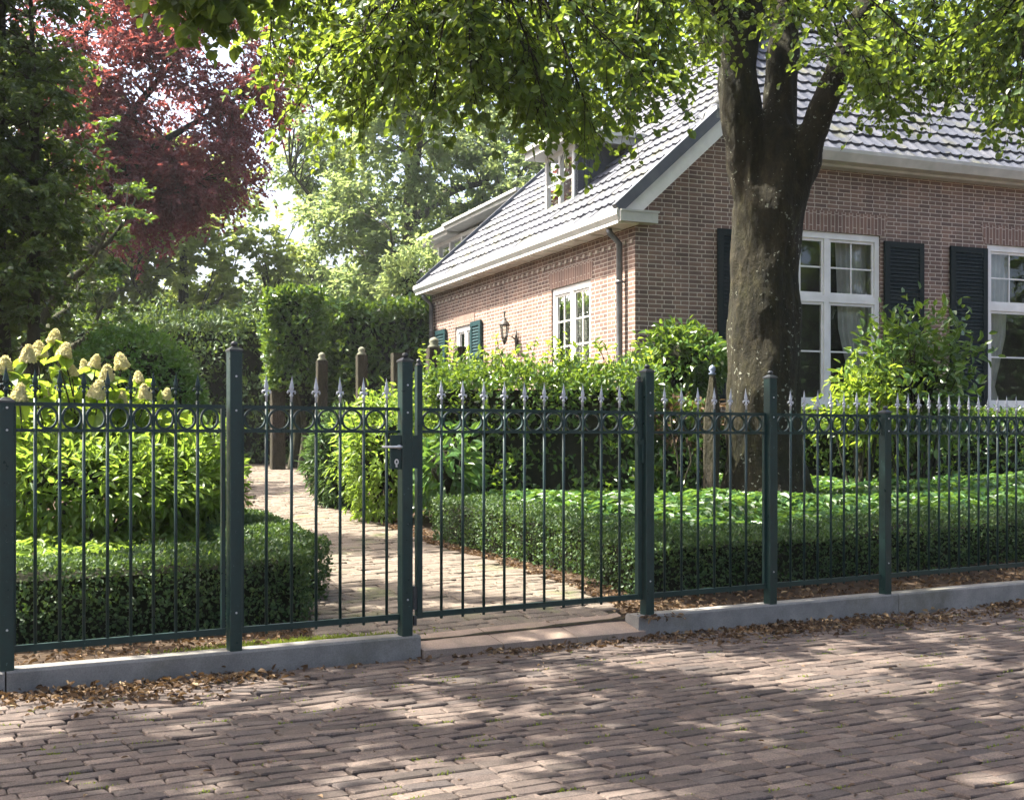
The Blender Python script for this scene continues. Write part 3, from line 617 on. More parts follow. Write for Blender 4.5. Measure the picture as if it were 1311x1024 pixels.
def window(T, fr3, a, b, c, d, kind, sill=True, dep=.085, curtain=True):
    m = M(); fw = .085
    def bx(mm, x0, x1, z0, z1, d0, d1): 
        V = [fr3(x, y, z) for x in (x0, x1) for y in (d0, d1) for z in (z0, z1)]
        mm.add(V, [[0, 1, 3, 2], [4, 6, 7, 5], [0, 4, 5, 1], [2, 3, 7, 6], [0, 2, 6, 4], [1, 5, 7, 3]])
    D0 = dep-.06
    bx(m, a+.002, a+fw, c+.002, d-.002, D0, D0+.09); bx(m, b-fw, b-.002, c+.002, d-.002, D0, D0+.09)
    bx(m, a+fw, b-fw, d-.10, d-.002, D0, D0+.09); bx(m, a+fw, b-fw, c+.002, c+.07, D0, D0+.09)
    lights = []; mid = (a+b)/2
    bx(m, mid-.045, mid+.045, c+.07, d-.10, D0+.004, D0+.09)
    lights = [(a+fw, mid-.045), (mid+.045, b-fw)]
    zt = c+(d-c)*.615
    if kind == 'front':
        for l, r in lights: bx(m, l, r, zt-.05, zt+.05, D0+.002, D0+.088)
        cells = [(l, r, zt+.05, d-.10, 2, 2) for l, r in lights]+[(l, r, c+.07, zt-.05, 1, 2) for l, r in lights]
    elif kind == 'side': cells = [(l, r, c+.07, d-.10, 2, 4) for l, r in lights]
    else: cells = [(l, r, c+.07, d-.10, 1, 2) for l, r in lights]
    fm = T.part('window', m, WHITE, None)
    sm, gm = M(), M()
    for l, r, z0, z1, nx, nz in cells:
        w = .04; d0 = D0+.022; d1 = d0+.04
        bx(sm, l+.001, l+w, z0, z1, d0, d1); bx(sm, r-w, r-.001, z0, z1, d0, d1); bx(sm, l+w, r-w, z0+.001, z0+w+.008, d0, d1); bx(sm, l+w, r-w, z1-w, z1-.001, d0, d1)
        for i in range(1, nx): x = l+w+(r-l-2*w)*i/nx; bx(sm, x-.011, x+.011, z0+w+.008, z1-w, d0+.006, d1-.004)
        for j in range(1, nz):
            z = z0+w+(z1-z0-2*w)*j/nz; e = [l+w]+[l+w+(r-l-2*w)*i/nx for i in range(1, nx)]+[r-w]
            for k in range(nx): bx(sm, e[k]+(.011 if k else 0), e[k+1]-(.011 if k < nx-1 else 0), z-.011, z+.011, d0+.006, d1-.004)
        gd = d0+.018; gm.quad([fr3(x, gd, z) for x, z in ((l+w*.5, z0+w*.5), (r-w*.5, z0+w*.5), (r-w*.5, z1-w*.5), (l+w*.5, z1-w*.5))])
    T.part('sash', sm, WHITE, fm); T.part('pane', gm, GLASS, fm)
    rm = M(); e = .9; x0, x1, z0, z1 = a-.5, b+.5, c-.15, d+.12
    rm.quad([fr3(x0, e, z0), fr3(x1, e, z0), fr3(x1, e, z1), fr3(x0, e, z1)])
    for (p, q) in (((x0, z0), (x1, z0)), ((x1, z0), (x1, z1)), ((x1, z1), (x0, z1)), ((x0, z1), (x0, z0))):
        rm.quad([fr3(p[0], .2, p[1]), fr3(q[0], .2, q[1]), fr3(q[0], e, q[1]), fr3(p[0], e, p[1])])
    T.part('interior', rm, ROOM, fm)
    if curtain:
        for x0, x1, sgn in (((a-.1, b+.1, 0),) if kind == 'side' else ((a+.02, a+(b-a)*.34, 1), (b-(b-a)*.34, b-.02, -1))):
            cm = M(); n = 34; xs = np.linspace(x0, x1, n); V = []
            for z, sq in ((d-.05, 1.0), (c+(d-c)*.45, .9), (c+.35, .55), (c-.05, .75)):
                for i, x in enumerate(xs):
                    xe = x if sgn == 0 else x0+(x-x0)*sq if sgn > 0 else x1-(x1-x)*sq
                    V.append(fr3(xe, .24+.022*math.sin(i*1.25)+.01*math.sin(i*.5), z))
            cm.add(V, [[r*n+i, r*n+i+1, (r+1)*n+i+1, (r+1)*n+i] for r in range(3) for i in range(n-1)], 0, True); T.part('curtain', cm, CURT, fm)
    if sill: sm = M(); bx(sm, a-.05, b+.05, c-.06, c, -.05, .14); T.part('sill', sm, WHITE, fm)
    return fm
for w in FW: window(H, ffr, *w, 'front')
window(H, sfr, *SW[0], 'side'); window(H, sfr, *SW[1], 'small', curtain=False)
def shutter(T, fr3, a, b, c, d, mat, label=None):
    m = M()
    def bx(x0, x1, z0, z1, d0, d1):
        V = [fr3(x, y, z) for x in (x0, x1) for y in (d0, d1) for z in (z0, z1)]; m.add(V, [[0, 1, 3, 2], [4, 6, 7, 5], [0, 4, 5, 1], [2, 3, 7, 6], [0, 2, 6, 4], [1, 5, 7, 3]])
    f = min(.09, (b-a)*.17)
    bx(a, a+f, c, d, -.062, -.02); bx(b-f, b, c, d, -.062, -.02); zs = [d, c+(d-c)*.42, c]
    for z0, z1 in ((d-f, d), (c, c+f*1.3), (c+(d-c)*.42-f*.5, c+(d-c)*.42+f*.5)): bx(a+f, b-f, z0, z1, -.06, -.022)
    for z0, z1 in ((c+f*1.3, c+(d-c)*.42-f*.5), (c+(d-c)*.42+f*.5, d-f)):
        n = max(3, int((z1-z0)/.055))
        for i in range(n):
            z = z0+(z1-z0)*(i+.5)/n; h = (z1-z0)/n*.42
            V = [fr3(x, y, zz) for x in (a+f, b-f) for y, zz in ((-.056, z-h*1.1), (-.05, z-h*1.1-.006), (-.026, z+h), (-.032, z+h+.006))]
            m.add(V, [[0, 1, 5, 4], [1, 2, 6, 5], [2, 3, 7, 6], [3, 0, 4, 7]])
    return T.part('shutter', m, mat)
sh = hfront(1180, 313)[0]-hfront(1130, 309)[0]
s1 = hfront(1130, 309)[0]; s2 = hfront(1262, 314)[0]; s0 = hfront(917, 292)[0]
zt = hfront(1155, 311)[1]
for a, b in ((s1, s1+sh), (s2-sh, s2-.01), (s0, s0+sh), (w2a+(w1b-w1a)+.03, w2a+(w1b-w1a)+.03+sh)): shutter(H, ffr, a, b, w1s+.02, zt, SHUT)
a, z = hside(605, 412); b, _ = hside(618, 412); 
v1, v2 = hside(605, 414)[0], hside(618.5, 412)[0]; shutter(H, sfr, v2, v1-.02, ttp-1.1, hside(612, 411)[1], SHUTB)
v1, v2 = hside(573, 424)[0], hside(560, 427)[0]; shutter(H, sfr, v1, v2, ttp-1.1, hside(612, 411)[1], SHUTB)
# roof of pantiles
def tiles(m, o, al, upv, nrm, la, lb, keep, tw=.21, tl=.36):
    na, nb = int(la/tw), int(lb/tl)+1
    A, B = np.meshgrid(np.arange(na)*tw, np.arange(nb)*tl, indexing='ij'); A, B = A.ravel(), B.ravel()
    k = keep(A+tw/2, B+tl/2); A, B = A[k], B[k]; n = len(A)
    xs = np.linspace(-.02, 1.02, 8)*tw; prof = np.array([.036, .012, .002, .0, .0, .006, .030, .044])*.52
    ja = rng.normal(size=n)*.004; jn = rng.normal(size=n)*.003
    rows = []
    for b, lift, thick in ((-.02, .036, -.03), (-.02, .036, 0), (tl*.5, .017, 0), (tl+.03, -.002, 0)):
        p = o+(A[:, None]+xs[None]+ja[:, None])[..., None]*al+((B+b)[:, None, None])*upv+((prof[None]+lift+thick+jn[:, None])[..., None])*nrm
        rows.append(p)
    v = np.stack(rows, 1).reshape(-1, 3); base = np.arange(n)[:, None, None]*32; r = np.arange(3)[None, :, None]*8; i = np.arange(7)[None, None]
    q = np.stack([base+r+i, base+r+i+1, base+r+i+9, base+r+i+8], -1).reshape(-1, 4); m.add(v, [q], 0, False)
ang = math.atan(SL); up_s = np.array([EU[0]*math.cos(ang), EU[1]*math.cos(ang), math.sin(ang)]); al_s = np.array([EV[0], EV[1], 0]); n_s = np.array([-EU[0]*math.sin(ang), -EU[1]*math.sin(ang), math.cos(ang)])
RV = -.10; U0, V0 = 1.32, .12
def hipv(u): return V0+(u-U0)*SL/FS
o = HF((-.27, RV, EH-.02)); LB = (WID/2+.25)/math.cos(ang)
m = M(); tiles(m, o, al_s, up_s, n_s, LEN+.2-RV, LB, lambda A, B: (A+RV) > hipv(B*math.cos(ang)-.27)-.05)
un = [(-.25, RV), (-.25, LEN+.08), (WID/2, LEN+.08), (WID/2, hipv(WID/2)), (U0, V0), (U0, RV)]
m.quad([HF((u, v, roof_h(u)-.03)) for u, v in un], mat=1); H.part('roof', m, [TILE, LEAD])
ang2 = math.atan(FS); up_f = np.array([EV[0]*math.cos(ang2), EV[1]*math.cos(ang2), math.sin(ang2)]); al_f = np.array([EU[0], EU[1], 0]); n_f = np.array([-EV[0]*math.sin(ang2), -EV[1]*math.sin(ang2), math.cos(ang2)])
def front_h(v): return GH+FS*(v-FLV)
ue = 1.8; o = HF((ue-.9, FLV, GH-.02)); LF = (hipv(WID/2)-FLV)/math.cos(ang2)
m = M(); tiles(m, o, al_f, up_f, n_f, WID-2*ue+1.8, LF, lambda A, B: (A+ue-.9 > U0-.12+(B*math.cos(ang2)+FLV-V0)*FS/SL) & (A+ue-.9 < WID-U0-(B*math.cos(ang2)+FLV-V0)*FS/SL) & ((A+ue-.9 > ue) | (B*math.cos(ang2)+FLV > .05)))
un = [(ue, FLV), (WID-ue, FLV), (WID-U0, V0), (WID/2, hipv(WID/2)), (U0, V0)]
m.quad([HF((u, v, front_h(v)-.03)) for u, v in un], mat=1); H.part('roof', m, [TILE, LEAD])
m = M(); un = [(WID+.25, RV), (WID+.25, LEN+.08), (WID/2, LEN+.08), (WID/2, hipv(WID/2)), (WID-U0, V0), (WID-U0, RV)]
m.quad([HF((u, v, roof_h(WID-u))) for u, v in un], mat=0); H.part('roof', m, TILE)
# hip and ridge caps
m = M()
for a_, b_ in ((np.array(HF((U0-.02, V0, roof_h(U0)+.05))), np.array(HF((WID/2, hipv(WID/2), roof_h(WID/2)+.06)))), (np.array(HF((WID/2, hipv(WID/2), roof_h(WID/2)+.06))), np.array(HF((WID/2, LEN, roof_h(WID/2)+.06))))):
    n = int(np.linalg.norm(b_-a_)/.33)
    for i in range(n):
        p0, p1 = a_+(b_-a_)*i/n, a_+(b_-a_)*(i+1.12)/n; m.tube([p0, p1], [.125, .105], 10)
H.part('ridge', m, TILE)
# gutters, verge, soffit, pipes
m = M(); prof = [(-.335, EH-.145), (-.372, EH-.08), (-.37, EH-.02), (-.35, EH+.01), (-.335, EH-.005), (-.25, EH-.05), (-.20, EH-.06), (-.20, EH-.145)]
n = len(prof); V = [HF((u, v, z)) for v in (-.16, LEN+.15) for u, z in prof]; m.add(V, [[i, (i+1) % n, (i+1) % n+n, i+n] for i in range(n)]+[list(range(n))[::-1], list(range(n, 2*n))], 0)
H.part('gutter', m, WHITEG)
m = M(); m.box((-.33, -.12, EH-.19), (-.004, LEN+.1, EH-.147), HF)
for i in range(16): m.box((-.28, .3+i*.55, EH-.217), (-.06, .3+i*.55+.05, EH-.191), HF)
H.part('soffit', m, WHITE)
m = M(); m.box((-.32, -.19, EH-.17), (.26, -.003, EH-.03), HF); m.box((-.32, -.2, EH-.03), (.28, -.002, EH-.005), HF); H.part('cornice_return', m, WHITEG)
m = M()
prof = [(ue, GH-.15), (WID-ue, GH-.15)]
pr = [(-.42, GH-.03), (-.425, GH+.02), (-.40, GH+.02), (-.39, GH-.02), (-.3, GH-.04), (-.003, GH-.06), (-.003, GH-.20), (-.20, GH-.20), (-.21, GH-.165), (-.36, GH-.15)]
n = len(pr); V = [HF((u, v, z)) for u in (ue, WID-ue) for v, z in pr]; m.add(V, [[i, (i+1) % n, (i+1) % n+n, i+n] for i in range(n)]+[list(range(n)), list(range(n, 2*n))[::-1]]); H.part('gutter', m, WHITEG)
m = M(); m.box((1.22, -.16, 5.755), (1.83, .3, 5.93), HF); H.part('coping', m, WHITEG)
for c0, wd, mt, nm, y0, y1 in ((0.015, .15, LEAD, 'verge_board', -.16, -.05), (-.15, .21, WHITE, 'verge_board', -.115, -.004)):
    m = M(); e = np.array([math.cos(ang), math.sin(ang)]); nn = np.array([-math.sin(ang), math.cos(ang)]); p0 = np.array([-.30, roof_h(-.30)]); p1 = np.array([U0+.02, roof_h(U0+.02)])
    if mt is WHITE: p0 = p0+e*.12
    o4 = [p0+nn*(c0+.05-wd/2), p1+nn*(c0+.05-wd/2), p1+nn*(c0+.05+wd/2), p0+nn*(c0+.05+wd/2)]
    m.prism([tuple(x) for x in o4], HF, y0, y1); H.part(nm, m, mt)
m = M(); e0 = HF((-.27, LEN+.12, EH)); e1 = HF((WID/2, LEN+.12, roof_h(WID/2)+.05)); m.bar(e0+np.array([0, 0, .03]), e1, .05, .12); H.part('verge_board', m, LEAD)
def pipe(v, u=-.085):
    m = M(); m.tube([HF((u-.17, v, EH-.2)), HF((u-.15, v, EH-.26)), HF((u, v, EH-.40)), HF((u, v, 2.5)), HF((u, v, .2))], .045, 12)
    for z in (3.4, 2.0, .9): m.lathe(HF((u, v, z)), [(.052, 0), (.052, .04)], 12); m.box((u, v-.012, z+.008), (-.001, v+.012, z+.03), HF)
    H.part('drainpipe', m, ZINC)
pipe(hside(793, 300, -.085)[0]); pipe(hside(552, 400, -.085)[0])
# roof dormer
du, dv0, dv1, dz0, dz1 = .73, 3.52, 4.72, 5.13, 6.16
dfr = lambda a, d, z: HF((du+d, a, z))
m = M(); back = du+(dz1-dz0)/SL+.35
for v in (dv0, dv1): m.quad([HF((du, v, dz0-.12)), HF((du, v, dz1)), HF((back, v, dz1)), HF((back-.25, v, dz1-.22))])
dm = H.part('dormer', m, SLATE)
m = M(); m.box((du-.3, dv0-.28, dz1+.002), (back+.3, dv1+.28, dz1+.12), HF); m.box((du-.36, dv0-.34, dz1+.122), (back+.3, dv1+.34, dz1+.20), HF); H.part('cornice', m, WHITEG, dm)
m = M()
def dbx(mm, x0, x1, z0, z1, d0, d1):
    V = [dfr(x, y, z) for x in (x0, x1) for y in (d0, d1) for z in (z0, z1)]; mm.add(V, [[0, 1, 3, 2], [4, 6, 7, 5], [0, 4, 5, 1], [2, 3, 7, 6], [0, 2, 6, 4], [1, 5, 7, 3]])
dbx(m, dv0, dv0+.07, dz0-.1, dz1, -.03, .05); dbx(m, dv1-.07, dv1, dz0-.1, dz1, -.03, .05); dbx(m, dv0+.07, dv1-.07, dz0-.1, dz0+.09, -.03, .05); dbx(m, dv0+.07, dv1-.07, dz1-.08, dz1, -.03, .05); mid = (dv0+dv1)/2
dbx(m, mid-.035, mid+.035, dz0+.09, dz1-.08, -.025, .05)
for l, r in ((dv0+.07, mid-.035), (mid+.035, dv1-.07)): dbx(m, l, r, (dz0+dz1)/2-.015, (dz0+dz1)/2+.025, -.01, .03)
H.part('window_frame', m, WHITE, dm)
m = M(); m.quad([dfr(a, .012, z) for a, z in ((dv0+.05, dz0), (dv1-.05, dz0), (dv1-.05, dz1), (dv0+.05, dz1))]); H.part('pane', m, GLASS, dm)
m = M(); m.quad([dfr(a, .22, z) for a, z in ((dv0+.02, dz0), (dv1-.02, dz0), (dv1-.02, dz1), (dv0+.02, dz1))]); H.part('curtain', m, CURT, dm)
m = M(); m.bar(HF((du-.02, dv0-.02, dz0-.13)), HF((du-.02, dv1+.02, dz0-.13)), .10, .03); H.part('flashing', m, WHITEG, dm)
# rear wing with its wide dormer
m = M(); q = [(LEN+.02, -.3), (17.5, -.3), (17.5, 4.2), (LEN+.02, 4.2)]; m.quad([HF((.9, a, z)) for a, z in q], q); H.part('rear_wall', m, WALL)
m = M(); ow = HF((.6, LEN+.25, 4.15)); tiles(m, ow, al_s, up_s, n_s, 8.6, 5.4, lambda A, B: A < 90); H.part('rear_roof', m, TILE)
RD = 2.5; m = M(); m.quad([HF((RD, 9.6, 5.6)), HF((RD, 9.6, 6.46)), HF((RD+1.4, 9.6, 6.46)), HF((RD+1.4, 9.6, 6.7))]); m.quad([HF((RD+.02, v, z)) for v, z in ((9.6, 5.4), (12.6, 5.4), (12.6, 6.46), (9.6, 6.46))]); m.box((RD-.02, 12.6, 5.3), (RD+.1, 12.75, 6.46), HF); rd = H.part('rear_dormer', m, SLATE)
m = M(); m.box((RD-.42, 9.4, 6.48), (RD+3, 14.2, 6.57), HF); m.box((RD-.48, 9.3, 6.572), (RD+3, 14.25, 6.64), HF); m.box((RD-.35, 14.2, 6.40), (RD+2.5, 16.6, 6.50), HF); m.box((RD-.42, 14.2, 6.502), (RD+2.5, 16.7, 6.62), HF); H.part('cornice', m, WHITEG, rd)
m = M()
for v in (13.0, 13.9, 14.8, 15.7, 16.3): m.box((RD-.06, v, 5.3), (RD+.04, v+.09, 6.4), HF)
m.box((RD-.05, 12.8, 5.3), (RD+.03, 16.4, 5.45), HF); m.box((RD-.05, 12.8, 6.3), (RD+.03, 16.4, 6.4), HF); H.part('window_frame', m, WHITE, rd)
m = M(); m.quad([HF((RD, v, z)) for v, z in ((12.8, 5.4), (16.4, 5.4), (16.4, 6.37), (12.8, 6.37))]); H.part('pane', m, GLASS, rd)
# wall lantern (rests on the wall)
IRON = mat_plain('old_iron', (.03, .028, .024), (.07, .065, .055), 20, .6)
wv = hside(663, 440)[0]; z2 = hside(661, 437)[1]
T = Thing('wall_lantern', HF((-.002, wv, z2)), 'old iron lantern on a bracket on the sunlit side wall', 'lantern')
m = M(); m.tube([HF((-.004, wv, z2-.22)), HF((-.03, wv, z2)), HF((-.04, wv-.02, z2+.17))], [.04, .03, .012], 8); m.tube([HF((-.03, wv, z2)), HF((-.10, wv+.01, z2+.07)), HF((-.21, wv+.03, z2+.08)), HF((-.235, wv+.03, z2+.0))], .011, 8); T.part('bracket', m, IRON)
m = M(); c = HF((-.235, wv+.03, z2))
for i in range(6):
    a = i*math.pi/3; d = np.array([math.cos(a), math.sin(a), 0]); m.tube([c+d*.038+np.array([0, 0, .01]), c+d*.078+np.array([0, 0, .26])], .008, 5)
m.lathe(c+np.array([0, 0, .26]), [(.095, 0), (.095, .014), (.05, .08), (.034, .09), (.036, .11), (.014, .13), (.014, .2), (.022, .23), (.004, .26)], 8); m.lathe(c, [(.008, -.07), (.026, -.03), (.045, 0), (.045, .018)], 8); cg = T.part('cage', m, IRON)
m = M(); m.lathe(c+np.array([0, 0, .02]), [(.033, 0), (.068, .238)], 6); T.part('glass', m, GLASS, cg)

# ------------------------------------------------------------------ hedges
def hedge(name, label, cat, segs, leafm, leaf=(.02, .03), wr=.65, dens=2600, zfun=None, rough=.04, fn=leaf4, group=None, nb=.9, core_in=.07, lift=0.0):
    """segs: list of (p, q, width, height); clipped box hedges"""
    m = M(); cm = M(); allp = []
    c0 = np.array(segs[0][0], float); T = Thing(name, (c0[0], c0[1], float(ground(*c0))), label, cat, group)
    for si, (p, q, w, h) in enumerate(segs):
        p, q = np.array(p, float), np.array(q, float); d = unit(q-p); b = np.array([-d[1], d[0]]); ln = np.linalg.norm(q-p)
        faces = [(ln*(h-lift), 'l'), (ln*(h-lift), 'r'), (ln*w, 't'), (w*(h-lift), 's'), (w*(h-lift), 'e')]
        for ar, k in faces:
            n = int(ar*dens); a = U(0, ln, n); z = lift+(h-lift)*U(.0, 1, n)**.9; o = U(-w/2, w/2, n)
            if k == 'l': o[:] = w/2; nr = np.r_[b, .15]
            elif k == 'r': o[:] = -w/2; nr = np.r_[-b, .15]
            elif k == 't': z[:] = h; nr = np.array([0, 0, 1.])
            elif k == 's': a[:] = 0; nr = np.r_[-d, .15]
            else: a[:] = ln; nr = np.r_[d, .15]
            xy = p+np.outer(a, d)+np.outer(o, b); zz = ground(xy[:, 0], xy[:, 1])+z
            v = np.c_[xy, zz]; dsp = (vnoise(v, 5)-.5)*2*rough+(vnoise(v, 1.6)-.5)*2*rough*1.1-np.abs(rng.normal(size=n))*rough*.8
            nr = np.broadcast_to(nr, (n, 3)); v = v+nr*dsp[:, None]
            edge = np.minimum(np.minimum(a, ln-a), np.minimum(w/2-np.abs(o), h-z)); 
            keep = np.ones(n, bool)
            for sj, (p2, q2, w2, h2) in enumerate(segs):
                if sj == si: continue
                p2, q2 = np.array(p2, float), np.array(q2, float); d2 = unit(q2-p2); r = v[:, :2]-p2; a2 = r @ d2; o2 = r @ np.array([-d2[1], d2[0]])
                keep &= ~((a2 > .08) & (a2 < np.linalg.norm(q2-p2)-.08) & (np.abs(o2) < w2/2-.08) & (z < h2-.08))
            v, nr = v[keep], nr[keep]; n = len(v)
            ax = rnd(n, .8)+nr*.5; ax[:, 2] += .35; L = U(leaf[0], leaf[1], n)
            fn(m, v, ax, nr*nb+rnd(n, .55)+np.array([0, 0, .25]), L, L*wr)
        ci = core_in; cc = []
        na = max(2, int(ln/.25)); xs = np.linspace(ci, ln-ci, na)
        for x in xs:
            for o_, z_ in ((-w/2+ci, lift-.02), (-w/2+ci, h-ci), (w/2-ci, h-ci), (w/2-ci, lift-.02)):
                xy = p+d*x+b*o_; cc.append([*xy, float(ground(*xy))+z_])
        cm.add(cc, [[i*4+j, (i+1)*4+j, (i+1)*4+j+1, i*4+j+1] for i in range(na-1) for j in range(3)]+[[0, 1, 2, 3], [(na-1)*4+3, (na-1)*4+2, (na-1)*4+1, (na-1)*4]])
    T.part('twigs', cm, CORE); T.part('foliage', m, leafm)
    return T
hA = st(-1.4, 1.19); hB = st(1.93, 1.19)
G_BOX = 'low clipped box hedges'
hedge('box_hedge', 'low clipped box hedge in front of the hydrangea, beside the path', 'hedge', [(hA, hB, .7, .43), ((-1.52, 8.1), (-2.5, 10.5), .6, .41)], L_BOX, (.022, .034), .7, 4200, group=G_BOX, rough=.03)
hC = st(4.2, .86); hD = st(11, .86)
hedge('box_hedge', 'low clipped box hedge under the laurel and along the street by the tree', 'hedge', [(hC, hD, .62, .375), ((1.12, 8.75), (-.52, 11.9), .55, .40)], L_BOX, (.022, .034), .7, 3600, group=G_BOX, rough=.035)
LAUREL = hedge('laurel_hedge', 'chest high dark laurel hedge with pale shoots behind the gate', 'hedge', [(P(548, 562, 14.6)[:2], P(835, 562, 14.05)[:2], 1.2, 1.68), (P(825, 562, 14.05)[:2], P(905, 562, 14.0)[:2], 1.0, 1.32)], L_LAUREL, (.055, .10), .5, 760, rough=.2, fn=leaf6, core_in=.22)
hedge('garden_hedge', 'dark hedge below the front windows, behind the tree trunk', 'hedge', [(P(880, 562, 15.4)[:2], P(1400, 562, 17.2)[:2], 1.0, 1.12)], L_LAUREL, (.06, .10), .5, 520, rough=.10, fn=leaf6, core_in=.2)
hedge('tall_hedge', 'tall clipped hedge between topiary block and house', 'hedge', [(P(418, 562, 24.8)[:2], P(585, 562, 26.5)[:2], 1.5, 3.3)], L_LAUREL, (.10, .16), .6, 300, rough=.16, fn=leaf6, core_in=.3)
T = hedge('topiary_tree', 'square clipped dark topiary crown on a bare stem at the path end', 'topiary', [(P(339, 562, 23.2)[:2], P(414, 562, 23.4)[:2], 1.2, 3.42)], L_LAUREL, (.08, .13), .6, 640, rough=.17, fn=leaf6, core_in=.25, lift=1.55)
m = M(); c = P(377, 562, 23.3); m.tube(smooth_line([(c[0]-.05, c[1], .5), (c[0]+.05, c[1], 1.4), (c[0]-.05, c[1], 2.4), (c[0], c[1], 3.4)], 4), np.linspace(.10, .06, 13), 10, wob=.1); m.tube(smooth_line([(c[0]+.12, c[1]-.1, .5), (c[0]+.2, c[1]-.1, 1.5), (c[0]-.1, c[1]-.05, 2.5)], 4), np.linspace(.07, .04, 9), 8, wob=.1); T.part('trunk', m, BARKF)
hedge('yew_hedge', 'soft dark green yew hedge behind the rounded bush', 'hedge', [(P(60, 562, 25)[:2], P(440, 562, 25.2)[:2], 1.6, 3.1)], L_YEW, (.09, .15), .4, 420, rough=.3, core_in=.4)

hedge('garden_hedge', 'unseen hedge added across the street to darken the front window reflections', 'hedge', [((13, 1.0), (34, 15), 1.2, 5.2)], L_YEW, (.16, .24), .5, 110, rough=.2, core_in=.25)  # added out of view so the panes mirror something darker than sky
# ------------------------------------------------------------------ bushes
def bush(name, label, cat, c, r, leafm, n=2500, leaf=(.06, .1), wr=.5, up=.4, rough=.35, fn=leaf6, shell=.55, droop=.2, stems=9, zb=None, group=None, core=.6, spray=0.0):
    c, r = np.array(c, float), np.array(r, float); zg = float(ground(c[0], c[1])) if zb is None else zb
    T = Thing(name, (c[0], c[1], zg), label, cat, group)
    d = unit(rng.normal(size=(n, 3))); q = U(shell, 1, n)**.6; rr = 1+rough*((vnoise(d*2.2+c, 1)-.5)*1.6+(vnoise(d*5+c, 1)-.5)*.9)
    p = c+d*r*(q*rr)[:, None]; k = p[:, 2] > zg+.03; p, d = p[k], d[k]; n = len(p)
    ax = d*.8+rnd(n, .6)-np.array([0, 0, droop]); L = U(leaf[0], leaf[1], n)
    m = M(); fn(m, p, ax, np.array([0, 0, up])+d*.6+rnd(n, .45), L, L*wr)
    sm = M()
    for i in range(stems):
        b = np.array([c[0]+U(-.15, .15)*r[0], c[1]+U(-.15, .15)*r[1], zg-.03]); e = c+unit(rnd(1)[0]*np.array([1, 1, .5])+np.array([0, 0, .5]))*r*U(.6, .95)
        sm.tube(smooth_line([b, (b+e)/2+rnd(1, .08)[0]*r[0]+np.array([0, 0, .1]), e], 4), np.linspace(.018, .005, 9), 6)
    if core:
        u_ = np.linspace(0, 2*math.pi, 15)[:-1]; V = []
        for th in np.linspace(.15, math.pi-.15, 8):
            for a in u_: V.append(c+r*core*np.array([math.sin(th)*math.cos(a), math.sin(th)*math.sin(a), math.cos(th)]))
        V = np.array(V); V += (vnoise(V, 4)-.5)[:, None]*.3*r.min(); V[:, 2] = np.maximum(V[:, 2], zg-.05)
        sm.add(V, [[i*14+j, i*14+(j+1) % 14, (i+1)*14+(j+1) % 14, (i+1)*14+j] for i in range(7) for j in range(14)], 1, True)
    T.part('stems', sm, [BARK2, CORE]); T.part('foliage', m, leafm); return T
def at(px, py, Y): return P(px, py, Y)
bush('rounded_bush', 'rounded clipped bush with sunlit rim behind the hydrangea', 'bush', at(172, 525, 12), (.70, .7, .85), L_COVER, 9000, (.04, .065), .6, rough=.08, core=.72, shell=.72)
bush('perennial_clump', 'bright yellow green perennial bush right of the hydrangea', 'plant', at(238, 615, 9.5), (.46, .45, .42), L_LIME, 2600, (.07, .11), .4, core=.3, droop=.15, up=1.0, shell=.3)
bush('perennial_clump', 'leafy light green clump under the hydrangea by the left post', 'plant', at(85, 625, 9.0), (.95, .42, .42), L_LIME, 3600, (.06, .10), .45, core=.3, droop=.1, up=1.0, shell=.3)
bush('lime_shrub', 'bright lime yellow shrub right of the path behind the lever handle', 'shrub', at(492, 583, 13.6), (.52, .55, .80), L_LIME, 3800, (.06, .11), .4, core=.5, droop=.25, up=.8, rough=.5)
bush('fern_shrub', 'dark feathery shrub at the path edge beside the lime shrub', 'shrub', at(434, 590, 15.2), (.40, .45, .62), L_FERN, 3400, (.10, .16), .20, core=.6, droop=.35)
bush('tall_perennial', 'drooping large leaved plant inside the gate before the laurel', 'plant', at(572, 600, 12.9), (.36, .4, .46), L_COVER, 420, (.13, .2), .42, core=.5, droop=.5)
bush('golden_bush', 'round bright green bush beside the trunk under the brick gable', 'bush', at(876, 470, 15.6), (.56, .5, .52), L_LAUREL, 2600, (.08, .13), .5, core=.6)
bush('leafy_shrub', 'loose tall green shrub in front of the shutters', 'shrub', at(1172, 490, 14.6), (.72, .65, .86), L_LAUREL, 2400, (.09, .14), .5, rough=.7, shell=.3, core=.35, stems=16)
bush('leafy_shrub', 'small yellow green shrub branch left of the tall shrub, before the window', 'shrub', at(1105, 520, 14.2), (.42, .4, .52), L_HYD, 900, (.08, .13), .45, rough=.7, shell=.25, core=0, stems=12)
bush('climber_shrub', 'pale flowering climber over the rear wing beside the roof', 'shrub', at(535, 372, 27.4), (.95, .9, .95), L_FAR, 3000, (.10, .17), .5, rough=.6, core=.5)

